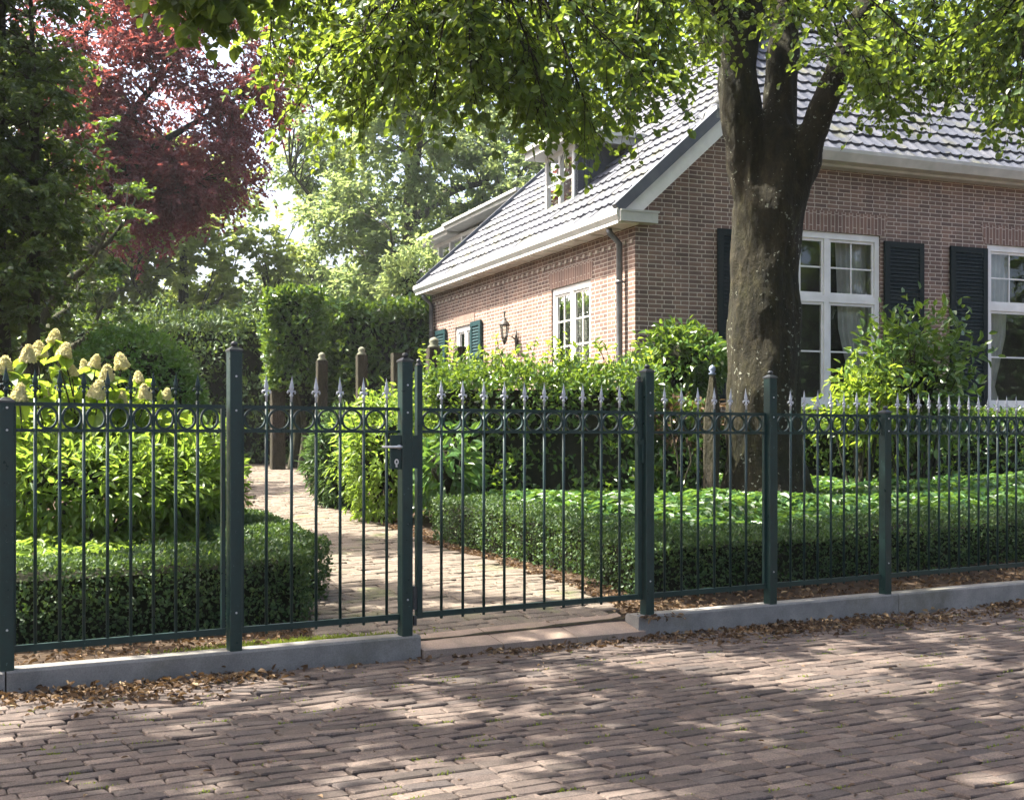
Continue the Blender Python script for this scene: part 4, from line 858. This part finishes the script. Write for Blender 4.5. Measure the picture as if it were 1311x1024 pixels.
# hydrangea with cream cones
HY0 = at(110, 600, 9.5)
T = Thing('hydrangea', (HY0[0], HY0[1], float(ground(HY0[0], HY0[1]))), 'hydrangea with cream flower cones above the fence tips', 'hydrangea')
heads = [(70, 432, 11, 8.8), (83, 450, 12, 8.7), (36, 455, 13, 8.6), (50, 450, 13, 8.9), (6, 470, 14, 8.6), (122, 464, 10, 9.0), (155, 464, 12, 8.9), (137, 479, 12, 8.8), (177, 484, 9, 9.1), (186, 504, 12, 9.0), (213, 506, 9, 9.2), (155, 512, 12, 8.9), (93, 476, 9, 8.8), (125, 500, 14, 8.7), (25, 505, 14, 8.5), (-14, 485, 13, 8.5), (60, 508, 10, 9.0), (108, 468, 8, 9.2)]
def floret_mesh():
    m = M(); n = 560; z = U(0, 1, n)**1.25; r = .5*np.sqrt(1-z**1.6)*(1-.25*z)*np.sqrt(U(.72, 1, n)); a = U(0, 2*math.pi, n)
    p = np.c_[r*np.cos(a), r*np.sin(a), z*.95-.35]; nr = np.c_[np.cos(a), np.sin(a), .5+z]
    for k in range(2): leaf4(m, p, rnd(n), nr+rnd(n, .25), .15, .13, 0, -.1)
    m.lathe((0, 0, -.38), [(.2, 0), (.42, .06), (.38, .35), (.26, .62), (.03, .90)], 10)
    return temp_mesh(m, 'flower_head', PETAL)
FLO = [floret_mesh() for _ in range(3)]; sm, lm = M(), M()
for i, (px, py, w, Y) in enumerate(heads):
    Y += .45; c = at(px, py, Y); sc = 1.55*w/FPX*Y; T.inst('flower_head', FLO[i % 3], c, rot=(U(-.3, .3), U(-.3, .3), U(0, 6)), scale=(sc, sc, sc*1.05))
    b = np.array([HY0[0]+(c[0]-HY0[0])*.45, HY0[1]+U(-.2, .2), ground(HY0[0], HY0[1])]); l = smooth_line([b, (b+c)/2+rnd(1, .06)[0], c-np.array([0, 0, .05])], 5); sm.tube(l, np.linspace(.010, .005, len(l)), 6)
    n = 16; k = rng.integers(len(l)//2, len(l), n); p = l[k]; ax = rnd(n)*np.array([1, 1, .3])-np.array([0, 0, .25]); leaf6(lm, p, ax, np.array([0, 0, 1.])+rnd(n, .4), U(.13, .21, n), U(.08, .12, n), curl=.2)
n = 1700; d = unit(rng.normal(size=(n, 3))); p = at(95, 560, 9.6)+d*np.array([.98, .42, .42])*(U(.4, 1, n)**.5)[:, None]
leaf6(lm, p, d*.6+rnd(n, .5)-np.array([0, 0, .35]), np.array([0, 0, .8])+d*.5+rnd(n, .35), U(.07, .13, n), U(.04, .065, n), curl=.2)
T.part('stem', sm, BARK2); T.part('foliage', lm, L_HYD)

# ground cover: broad leaves below the tree, lower bed behind the left box hedge
def cover(name, label, poly, n, leafm, h, leaf):
    poly = np.array(poly); lo, hi = poly.min(0), poly.max(0); q = U(0, 1, (n*3, 2))*(hi-lo)+lo
    ins = np.zeros(len(q), bool); j = len(poly)-1
    for i in range(len(poly)):
        a, b = poly[i], poly[j]; c = ((a[1] > q[:, 1]) != (b[1] > q[:, 1])) & (q[:, 0] < (b[0]-a[0])*(q[:, 1]-a[1])/(b[1]-a[1]+1e-12)+a[0]); ins ^= c; j = i
    q = q[ins][:n]; n = len(q); m = M(); nl = 7
    hh = h*(.7+.6*vnoise(np.c_[q, q[:, 0]*0], 1.8)); zz = ground(q[:, 0], q[:, 1])
    a = U(0, 2*math.pi, (n, nl)); rad = U(.2, 1, (n, nl))*leaf[1]*.45
    p = np.stack([q[:, 0][:, None]+np.cos(a)*rad, q[:, 1][:, None]+np.sin(a)*rad, (zz+hh)[:, None]-rad*.5+U(-.06, .03, (n, nl))], -1).reshape(-1, 3)
    ax = np.stack([np.cos(a), np.sin(a), U(-.6, .1, (n, nl))], -1).reshape(-1, 3); L = U(leaf[0], leaf[1], n*nl)
    leaf6(m, p, ax, np.array([0, 0, 1.])+rnd(n*nl, .3), L, L*.52, curl=.25)
    n2 = n*2; k = rng.integers(0, n, n2); p = np.c_[q[k]+rng.normal(size=(n2, 2))*.05, zz[k]+hh[k]*U(.1, .75, n2)]; L = U(leaf[0], leaf[1], n2); leaf6(m, p, rnd(n2)*np.array([1, 1, .4]), np.array([0, 0, 1.])+rnd(n2, .5), L, L*.5)
    tag(m.build(name, leafm), label, 'ground cover', kind='stuff')
cover('ground_cover', 'broad leaved green ground cover under the big tree', [st(4.4, 1.3), st(12, 1.3), P(1420, 562, 16.4)[:2], P(885, 562, 14.8)[:2], P(590, 562, 13.7)[:2], (-.3, 12.0), (1.3, 9.0)], 6000, L_COVER, .35, (.085, .14))
cover('ground_cover', 'yellow green leafy cover behind the left box hedge', [st(-1.6, 1.6), st(1.6, 1.6), (-2.6, 10.2), (-4.6, 10.2)], 1200, L_LIME, .34, (.05, .09))

def shoots(T, p, q, z, n, leafm):
    m = M(); p, q = np.array(p), np.array(q)
    for i in range(n):
        b = p+(q-p)*U(0, 1)+rng.normal(size=2)*.25; h = U(.3, .60); d = rnd(1, .12)[0]; d[2] = h; o = np.array([b[0], b[1], z-.28])
        l = smooth_line([o, o+d*.5+rnd(1, .02)[0], o+d], 3); m.tube(l, np.linspace(.006, .003, len(l)), 5, 1)
        k = 11; t = U(.35, 1.02, k)[:, None]; ax = rnd(k)*np.array([1, 1, .4])+np.array([0, 0, .4]); L = U(.06, .10, k); leaf6(m, o+d*t, ax, np.array([0, 0, 1.])+rnd(k, .5), L, L*.5)
    T.part('foliage', m, [leafm, BARK2])
shoots(LAUREL, P(560, 562, 14.7)[:2], P(850, 562, 14.1)[:2], 2.1, 55, L_HYD)
# ------------------------------------------------------------------ garden posts, stake, twigs
def wood_post(px0, px1, ptop, pbot, Y, label, finial=True, name='wooden_post'):
    c = P((px0+px1)/2, ptop, Y); w = (px1-px0)/FPX*Y/2; zb = float(ground(c[0], c[1]))-.03
    T = Thing(name, (c[0], c[1], zb), label, 'post', 'weathered garden posts'); m = M(); rot = .35
    oc = [(-1, -.9), (-.9, -1), (.9, -1), (1, -.9), (1, .9), (.9, 1), (-.9, 1), (-1, .9)]
    V = []
    for z, s_ in ((zb, 1.04), ((zb+c[2])/2, .98), (c[2], 1.0)):
        for x, y in oc: V.append([c[0]+w*s_*(x*math.cos(rot)-y*math.sin(rot))*.82, c[1]+w*s_*(x*math.sin(rot)+y*math.cos(rot))*.82, z])
    m.add(V, [[i+8*k, (i+1) % 8+8*k, (i+1) % 8+8*k+8, i+8*k+8] for k in (0, 1) for i in range(8)]+[list(range(16, 24))]); T.part('shaft', m, WOOD)
    if finial: m = M(); m.lathe((c[0], c[1], c[2]+.001), [(w*.75, 0), (w*.75, w*.25), (w*.45, w*.5), (w*.6, w*.8), (w*.48, w*1.15), (w*.1, w*1.35)], 10); T.part('finial', m, mat_plain('mossy_stone', (.10, .11, .07), (.2, .2, .14), 12, .9))
    return T
wood_post(345, 366, 500, 596, 23.0, 'squat brown post at the foot of the square topiary', False)
wood_post(404, 420, 462, 600, 21.5, 'brown post with round finial left of the lime shrub')
wood_post(455, 471, 455, 600, 21.0, 'brown post with mossy finial between topiary and lever handle')
wood_post(500, 518, 452, 600, 19.0, 'brown post just behind the gate post with lever handle', False)
wood_post(545, 566, 446, 600, 17.6, 'brown post before the shuttered small side window, first of two', True)
wood_post(582, 597, 444, 600, 17.8, 'brown post in front of the small side window, nearer the lantern', False)
c = P(912, 480, 13.2); zb = float(ground(c[0], c[1])); T = Thing('wooden_stake', (c[0], c[1], zb), 'tapered wooden stake with pale blue tip left of the trunk', 'stake')
m = M(); m.tube([(c[0]-.02, c[1], zb-.05), (c[0]-.01, c[1], 1.15), (c[0], c[1], 1.45), (c[0], c[1], c[2])], [.085, .095, .10, .03], 6, smooth=False); T.part('shaft', m, WOOD)
m = M(); m.lathe((c[0], c[1], c[2]), [(.03, 0), (.045, .015), (.02, .03), (.04, .055), (.03, .09), (.003, .11)], 10); T.part('tip', m, mat_plain('pale_blue_paint', (.12, .15, .22), (.2, .24, .32), 20, .5))
T = Thing('garden_shrub', at(870, 612, 13), 'bare forked twigs hanging at the hedge right of the gate', 'twigs'); m = M()
for a in ([(858, 528), (862, 560), (868, 590), (867, 612)], [(868, 530), (866, 552), (872, 566)], [(882, 570), (885, 590), (879, 606), (876, 622)]):
    l = smooth_line([at(x, y, 13.1) for x, y in a], 4); m.tube(l, np.linspace(.014, .007, len(l)), 6)
T.part('branch', m, WOOD)
bush('garden_shrub', 'thicket of dry brown twigs behind the rings right of the gate', 'shrub', at(885, 545, 13.6), (.45, .3, .32), L_DEAD, 500, (.05, .09), .4, core=0, stems=14)
del T

# ------------------------------------------------------------------ trees
# the big linden in the front garden
TB = np.array([2.80, 13.5, .22])
T = Thing('linden_tree', TB, 'big forked tree with speckled trunk overhanging the gate and roof', 'tree')
limbs = [([(2.84, 13.5, -.05), (2.82, 13.5, .4), (2.80, 13.5, .95), (2.79, 13.5, 2.0), (2.80, 13.5, 3.0), (2.84, 13.5, 3.7), (2.90, 13.5, 4.4), (2.95, 13.52, 5.1)], [.82, .58, .44, .40, .385, .40, .30, .06], None),
         ([(2.74, 13.5, 3.7), (2.55, 13.4, 4.55), (2.47, 13.3, 5.3), (2.55, 13.2, 6.2), (2.3, 12.8, 7.6), (1.9, 12.2, 9.5)], [.25, .24, .215, .19, .15, .05], None),
         ([(2.95, 13.5, 3.7), (2.98, 13.55, 4.8), (3.05, 13.6, 6.1), (3.2, 13.8, 8.0), (3.3, 13.8, 10.2)], [.24, .19, .165, .13, .04], None),
         ([(3.02, 13.45, 3.6), (3.28, 13.35, 4.5), (3.58, 13.2, 5.3), (4.0, 13.0, 6.1), (5.0, 12.6, 7.6), (6.2, 12.0, 9.0)], [.21, .165, .15, .14, .10, .03], None),
         ([(2.55, 13.2, 6.2), (1.6, 12.0, 7.0), (.2, 10.8, 7.0), (-1.0, 9.9, 6.4), (-1.9, 9.2, 5.6)], [.13, .10, .075, .05, .02], None),
         ([(2.5, 13.3, 5.6), (1.5, 12.2, 6.2), (.6, 10.8, 6.0), (0, 9.6, 5.4), (-.4, 8.8, 4.8)], [.11, .085, .06, .04, .015], None),
         ([(3.8, 13.1, 5.8), (4.4, 12.0, 6.6), (5.0, 10.8, 6.4), (5.2, 9.9, 5.7)], [.10, .08, .05, .02], None),
         ([(2.3, 12.8, 7.6), (.6, 12.0, 9.0), (-1.2, 11.2, 9.0), (-2.6, 10.6, 8.2)], [.12, .09, .06, .02], None),
         ([(2.5, 13.2, 6.3), (2.0, 11.6, 6.6), (1.5, 10.4, 6.1), (1.2, 9.4, 5.2)], [.09, .07, .05, .02], None)]
bx = np.array([330, 350, 400, 450, 500, 560, 600, 640, 700, 740, 800, 850, 880, 930, 990, 1050, 1100, 1150, 1200, 1250, 1290, 1340])
by = np.array([60, 150, 215, 200, 185, 190, 165, 170, 200, 220, 215, 165, 115, 80, 60, 120, 165, 185, 140, 155, 205, 190])
ends = []
for n, ylo, yhi, pw in ((165, -20, 1.0, 1.0), (70, -220, .75, 1)):
    while n > 0:
        px = U(340, 1345); b = np.interp(px, bx, by)
        py = b-45-U(0, 1)**1.3*(b-45-ylo) if yhi == 1.0 else U(ylo, b*yhi-30)
        Y = U(8.6, 12.2) if px < 860 else (U(14.3, 16.2) if px < 1120 else U(9.8, 13.0))
        if 880 < px < 1060 and py > 45: continue
        ends.append(P(px, py, Y)); n -= 1
for k in range(18):
    px = U(1060, 1345); b = np.interp(px, bx, by); ends.append(P(px, b-40-U(0, 1)**1.2*(b-50), U(9.8, 13.0)))
for px, py, Y in ((885, 20, 12.2), (905, 50, 12.0), (940, 10, 12.4), (1035, 10, 12.3)): ends.append(P(px, py, Y))
ends = np.concatenate([np.array(ends), ell_ends((2.4, 12.0, 9.0), (5.2, 4.2, 2.6), 120, .2, .4, zmin=6.6), ell_ends((4.6, 12.3, 8.6), (3.6, 2.6, 1.6), 80, .0, .3, zmin=7.0)])
grow(T, limbs, ends, L_LINDEN, BARK, twigs=14, tlen=.55, nl=11, leaf=(.045, .078), wr=.86, up=.8, droop=.3, leaf_fn=leaf8, blend=.03, twig_tubes=True, trunk_k=40, wob=.075, start=.45, branch_r=.010)
# dark hornbeam at the left edge
c = at(-2, 562, 12.0); T = Thing('hornbeam_tree', (c[0], c[1], .2), 'dark dense hornbeam filling the left edge above the hydrangea', 'tree')
limbs = [([(c[0], c[1], 0), (c[0]+.02, c[1], 1.5), (c[0]-.03, c[1], 3.2), (c[0], c[1], 5.5), (c[0]+.05, c[1], 8)], [.15, .12, .10, .07, .02], None),
         ([(c[0]+.35, c[1]-.2, 0), (c[0]+.42, c[1]-.2, 2), (c[0]+.4, c[1]-.1, 4), (c[0]+.3, c[1], 6)], [.07, .06, .045, .01], None), ([(c[0]-.5, c[1]-.3, 0), (c[0]-.5, c[1]-.3, 2.5), (c[0]-.6, c[1]-.1, 5)], [.06, .05, .01], None)]
e = np.concatenate([ell_ends((c[0]-.0, c[1], 4.5), (1.0, .9, 2.9), 260, .12, .3, .9), ell_ends((c[0]-1.2, c[1]+.2, 4.0), (1.0, .9, 2.6), 90, .15, .25), ell_ends((c[0]-.1, c[1], 3.2), (1.0, .9, 1.2), 60, .2, .2)])
grow(T, limbs, e, L_HORN, BARK2, twigs=12, tlen=.30, nl=9, leaf=(.05, .085), wr=.6, up=.55, droop=.15, start=.5)
# copper beech
c = np.array([-7.9, 27.0]); T = Thing('copper_beech', (c[0]-2.6, c[1], .7), 'purple leaved copper beech behind the dark hornbeam', 'tree')
limbs = [([(c[0]-2.6, c[1], .5), (c[0]-2.6, c[1], 3), (c[0]-2.3, c[1], 6), (c[0]-1.4, c[1], 11)], [.42, .36, .26, .05], None), ([(c[0]-2.4, c[1], 5), (c[0]-.4, c[1]-.3, 7.2), (c[0]+2.0, c[1]-.6, 8.6)], [.16, .10, .03], None), ([(c[0]-2.5, c[1], 4.4), (c[0]-.6, c[1]-.3, 6.0), (c[0]+.8, c[1]-.6, 6.6)], [.13, .08, .02], None), ([(c[0]-2.2, c[1], 6.4), (c[0]-.2, c[1], 8.8), (c[0]+1.2, c[1], 10.6)], [.13, .08, .02], None)]
e = np.concatenate([ell_ends((c[0]+.45, c[1]-.2, 8.9), (2.5, 2.0, 3.0), 430, .25, .5, .7), ell_ends((c[0]-1.5, c[1], 9.5), (2.2, 2, 3), 130, .3, .4), ell_ends((c[0]-.1, c[1]-.6, 6.3), (1.2, .9, 1.2), 40, .2, .4)])
grow(T, limbs, e, L_COPPER, BARK2, twigs=11, tlen=.6, nl=9, leaf=(.08, .12), wr=.62, up=.7, droop=.3)
# far trees
def far_tree(name, label, px, Y, ztop, rad, leafm, n, leaf, base=.72, clump=.55, lean=0, ee=None, twigs=12, seed_sc=.35, up=.6, wide=1.0):
    c = P(px, 562, Y); T = Thing(name, (c[0], c[1], base), label, 'tree')
    h = ztop; limbs = [([(c[0], c[1], base-.2), (c[0]+lean*.3, c[1], h*.25), (c[0]+lean*.6, c[1], h*.5), (c[0]+lean, c[1], h*.9)], [h*.032, h*.026, h*.018, .03], None)]
    for i in range(9):
        a = i*2.4+U(0, .6); z = h*U(.22, .55); r = rad*U(.55, .95)
        limbs.append(([(c[0]+lean*.4, c[1], z), (c[0]+math.cos(a)*r*.4, c[1]+math.sin(a)*r*.4, z+h*.09), (c[0]+math.cos(a)*r*.75, c[1]+math.sin(a)*r*.75, z+h*.13), (c[0]+math.cos(a)*r, c[1]+math.sin(a)*r, z+h*.2)], [h*.014, h*.009, h*.006, .02], None))
    e = ell_ends((c[0]+lean*.5, c[1], h*.60), (rad*wide, rad, h*.43), n, .15, clump, seed_sc)
    if ee is not None: e = np.concatenate([e, ee])
    grow(T, limbs, e, leafm, BARKF, twigs=twigs, tlen=rad*.13, nl=9, leaf=leaf, wr=.65, up=up, droop=.2, leaf_fn=leaf4)
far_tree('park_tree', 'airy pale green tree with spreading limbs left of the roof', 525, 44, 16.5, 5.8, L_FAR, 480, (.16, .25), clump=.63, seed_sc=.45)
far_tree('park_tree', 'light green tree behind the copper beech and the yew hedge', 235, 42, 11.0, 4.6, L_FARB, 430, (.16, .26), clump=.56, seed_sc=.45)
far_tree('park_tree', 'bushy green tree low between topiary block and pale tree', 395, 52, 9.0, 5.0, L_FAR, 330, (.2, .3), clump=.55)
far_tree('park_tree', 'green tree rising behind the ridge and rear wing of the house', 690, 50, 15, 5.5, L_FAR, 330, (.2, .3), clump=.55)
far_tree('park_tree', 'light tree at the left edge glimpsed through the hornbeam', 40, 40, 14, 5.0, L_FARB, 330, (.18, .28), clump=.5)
far_tree('added_shade_tree', 'small green tree added behind the dark hornbeam to shade the path', 45, 18.5, 7.2, 1.7, L_LAUREL, 150, (.07, .11), base=.4, clump=.3, seed_sc=.8, twigs=12)  # added tree, placed to cast shade on the far path
# street tree whose overhanging sprays shade the street
T = Thing('street_tree', (-6.6, 4.6, -.02), 'street tree whose green sprays hang in at the top beside the copper beech', 'tree')
limbs = [([(-6.6, 4.6, -.1), (-6.55, 4.6, 1.8), (-6.5, 4.6, 3.6), (-6.2, 4.8, 6.0), (-6.0, 5.0, 9.0)], [.32, .26, .24, .18, .05], None),
         ([(-6.5, 4.6, 3.4), (-5.2, 5.2, 5.0), (-3.6, 5.9, 5.8), (-1.8, 6.6, 5.9), (-.4, 7.0, 5.6)], [.17, .13, .09, .06, .02], None),
         ([(-6.5, 4.6, 3.8), (-5.0, 4.4, 5.6), (-3.0, 4.2, 6.6), (-1.0, 4.4, 6.8), (.6, 4.8, 6.4)], [.15, .12, .08, .05, .02], None),
         ([(-6.3, 4.7, 5.0), (-4.6, 5.6, 7.0), (-2.6, 6.4, 8.0), (-.6, 6.6, 8.0)], [.13, .1, .06, .02], None),
         ([(-5.2, 5.2, 5.0), (-4.2, 6.8, 5.4), (-3.0, 7.8, 5.2), (-2.2, 8.3, 4.8)], [.09, .06, .04, .015], None)]
e = np.concatenate([ell_ends((-2.9, 5.4, 6.6), (5.0, 3.1, 1.6), 145, .0, .5, 1.5, zmin=4.75), ell_ends((-.6, 8.0, 6.8), (2.6, 1.6, 1.3), 36, .0, .5, 1.3, zmin=5.3), ell_ends((-5.2, 8.6, 6.8), (1.6, 1.1, .9), 22, .0, .3, 1.7), np.array([P(px, py, 8.2) for px, py in ((225, -25), (262, 0), (300, -12), (240, -50), (285, -40), (318, -45), (205, -45), (335, -60), (270, -70))])])
grow(T, limbs, e, L_LINDEN, BARK, twigs=26, tlen=.40, nl=10, leaf=(.07, .11), wr=.85, up=.9, droop=.3, start=.6, leaf_fn=leaf8)
def copy_thing(src, loc, label, group=None):
    r = src.copy(); COL.objects.link(r); r.location = loc; r['label'] = label
    for ch in list(src.children):
        c = ch.copy(); COL.objects.link(c); c.parent = r
    return r
copy_thing(T.o, (19, 5.5, 0), 'street tree opposite the house, mirrored in the front window nearest the trunk')
copy_thing(T.o, (29, 11.5, 0), 'street tree farther down the street, mirrored in the front window at the right edge')
del T

# ------------------------------------------------------------------ litter and moss
def litter():
    m = M(); n = 9500; s_ = U(-.8, 9, n); t = -.06-np.abs(rng.normal(size=n))*.13*(1+.9*vnoise(np.c_[s_*1.3, s_*0, s_*0]))-.02
    g = (s_ > S(534)) & (s_ < S(815)); t = np.where(g, t-.03, t)
    k = U(0, 1, n) < np.where(g, .55, 1.0)*np.clip((vnoise(np.c_[s_*1.6, t*3, s_*0])-.28)*2.2, .06, 1); s_, t = s_[k], t[k]; n = len(s_)
    xy = st(s_, t); p = np.c_[xy, road_z(s_)+.004+np.abs(rng.normal(size=n))*.012*np.exp(-(np.abs(t)-.07)*6)]
    L = U(.022, .058, n)*np.where(U(0, 1, n) < .5, .5, 1); leaf6(m, p, rnd(n)*np.array([1, 1, .35]), np.array([0, 0, 1.])+rnd(n, .55), L, L*.5, fold=.35, curl=.3)
    n = 420; s_ = U(-1, 9, n); t = -U(.3, 4.5, n); xy = st(s_, t); p = np.c_[xy, road_z(s_)+.006-.004*np.clip(-t-.3, 0, 4)]; L = U(.015, .04, n); leaf6(m, p, rnd(n)*np.array([1, 1, .1]), np.array([0, 0, 1.])+rnd(n, .2), L, L*.55, fold=.2)
    n = 3200; s_ = U(-1, 10, n); t = U(.08, .75, n); xy = st(s_, t); k = ~in_path(xy[:, 0], xy[:, 1], .03); xy = xy[k]; n = len(xy); p = np.c_[xy, ground(xy[:, 0], xy[:, 1])+.012+np.abs(rng.normal(size=n))*.008]; L = U(.02, .05, n); leaf6(m, p, rnd(n)*np.array([1, 1, .3]), np.array([0, 0, 1.])+rnd(n, .5), L, L*.5, fold=.3, curl=.3)
    n = 1500; y = U(7.6, 14, n); x = np.interp(y, PR[:, 0], PR[:, 1])+.02+np.abs(rng.normal(size=n))*.14; p = np.c_[x, y, ground(x, y)+.014]; L = U(.02, .05, n); leaf6(m, p, rnd(n)*np.array([1, 1, .3]), np.array([0, 0, 1.])+rnd(n, .5), L, L*.5, fold=.3)
    n = 240; y = U(6.4, 18, n); u_ = U(0, 1, n); x = np.interp(y, PL[:, 0], PL[:, 1])*(1-u_)+np.interp(y, PR[:, 0], PR[:, 1])*u_; s_, t = to_st(x, y); p = np.c_[x, y, path_z(s_, t)+.006]; p = p[t > .1]; n = len(p); L = U(.015, .035, n); leaf6(m, p, rnd(n)*np.array([1, 1, .1]), np.array([0, 0, 1.])+rnd(n, .2), L, L*.5)
    tag(m.build('leaf_litter', L_DEAD), 'dry brown fallen leaves along the kerb and soil', 'leaf litter', kind='stuff')
    m = M(); n = 700; s_ = U(-1.2, 8.5, n); k_ = rng.integers(0, 60, n); t = -4.9+k_*.079; s_, t = s_[t < -.1], t[t < -.1]; n = len(s_)
    wv = (vnoise(np.c_[s_*.7, t*.7, s_*0], 1)-.5)*.07; q = 14
    S2 = np.repeat(s_, q)+rng.normal(size=n*q)*.025; T2 = np.repeat(t+wv, q)+rng.normal(size=n*q)*.006; xy = st(S2, T2); p = np.c_[xy, road_z(S2)-.004*np.clip(-T2-.3, 0, 4)+.012*np.sin(S2*1.3)*np.sin(T2*1.7)-.008]
    leaf4(m, p, rnd(n*q, .7)+np.array([0, 0, 1.]), rnd(n*q), U(.010, .02, n*q), .007)
    n = 2600; s_ = np.where(U(0, 1, n) < .5, rng.normal(size=n)*.22+S(300)+.25, rng.normal(size=n)*.3+S(400)); t = .10+np.abs(rng.normal(size=n))*.06; xy = st(s_, t); p = np.c_[xy, ground(xy[:, 0], xy[:, 1])+.006]; leaf4(m, p, rnd(n, .8)+np.array([0, 0, .8]), rnd(n), U(.012, .03, n), .009)
    tag(m.build('moss', L_MOSS), 'yellow green moss and grass in the joints and by the kerb', 'moss', kind='stuff')
litter()

# ------------------------------------------------------------------ air
HZ = bpy.data.materials.new('haze_air'); HZ.use_nodes = True; t_ = HZ.node_tree; t_.nodes.clear(); o_ = t_.nodes.new('ShaderNodeOutputMaterial'); v_ = t_.nodes.new('ShaderNodeVolumePrincipled')
v_.inputs['Color'].default_value = (.86, .94, 1, 1); v_.inputs['Density'].default_value = .0004; v_.inputs['Anisotropy'].default_value = .2; t_.links.new(v_.outputs[0], o_.inputs['Volume'])
tag(M().box((-480, -480, -1.4), (480, 480, 22)).build('haze', HZ), 'thin bright summer haze over the whole place', 'haze', kind='stuff')

# ------------------------------------------------------------------ light, sky, camera
EL, SH = R(57), np.array([-.985, .17]); SH = SH/np.linalg.norm(SH)
sd = Vector((SH[0]*math.cos(EL), SH[1]*math.cos(EL), math.sin(EL)))
sl = bpy.data.lights.new('sun', 'SUN'); sl.energy = 5.0; sl.angle = R(.53); sl.color = (1, .945, .84)
so = bpy.data.objects.new('sun', sl); COL.objects.link(so); so.rotation_euler = sd.to_track_quat('Z', 'Y').to_euler(); so.location = (-20, 5, 30)
w = bpy.data.worlds.new('World'); SC.world = w; w.use_nodes = True; nt = w.node_tree
bg = nt.nodes['Background']; sky = nt.nodes.new('ShaderNodeTexSky'); sky.sky_type = 'NISHITA'; sky.sun_disc = False
sky.sun_elevation = EL; sky.sun_rotation = math.atan2(SH[0], SH[1]); sky.dust_density = 7.0; sky.air_density = .8; sky.ozone_density = .6
nt.links.new(sky.outputs[0], bg.inputs[0]); bg.inputs[1].default_value = .128
cam = bpy.data.cameras.new('camera'); co = bpy.data.objects.new('camera', cam); COL.objects.link(co)
co.location = (0, 0, EYE); co.rotation_euler = (R(90), 0, 0); cam.sensor_width = 36; cam.lens = 36*FPX/1311; cam.shift_y = (HY-512)/1311; cam.clip_end = 2000; cam.clip_start = .05
SC.camera = co
vs = SC.view_settings; SC.display_settings.display_device = 'sRGB'; vs.view_transform = 'Standard'; vs.look = 'None'; vs.gamma = 1; vs.use_curve_mapping = False; vs.exposure = 2.2
SC.render.engine = 'CYCLES'; cy = SC.cycles; cy.max_bounces = 7; cy.diffuse_bounces = 3; cy.glossy_bounces = 3; cy.transmission_bounces = 4; cy.transparent_max_bounces = 8; cy.caustics_reflective = False; cy.caustics_refractive = False
cy.sample_clamp_indirect = 6; cy.use_denoising = True
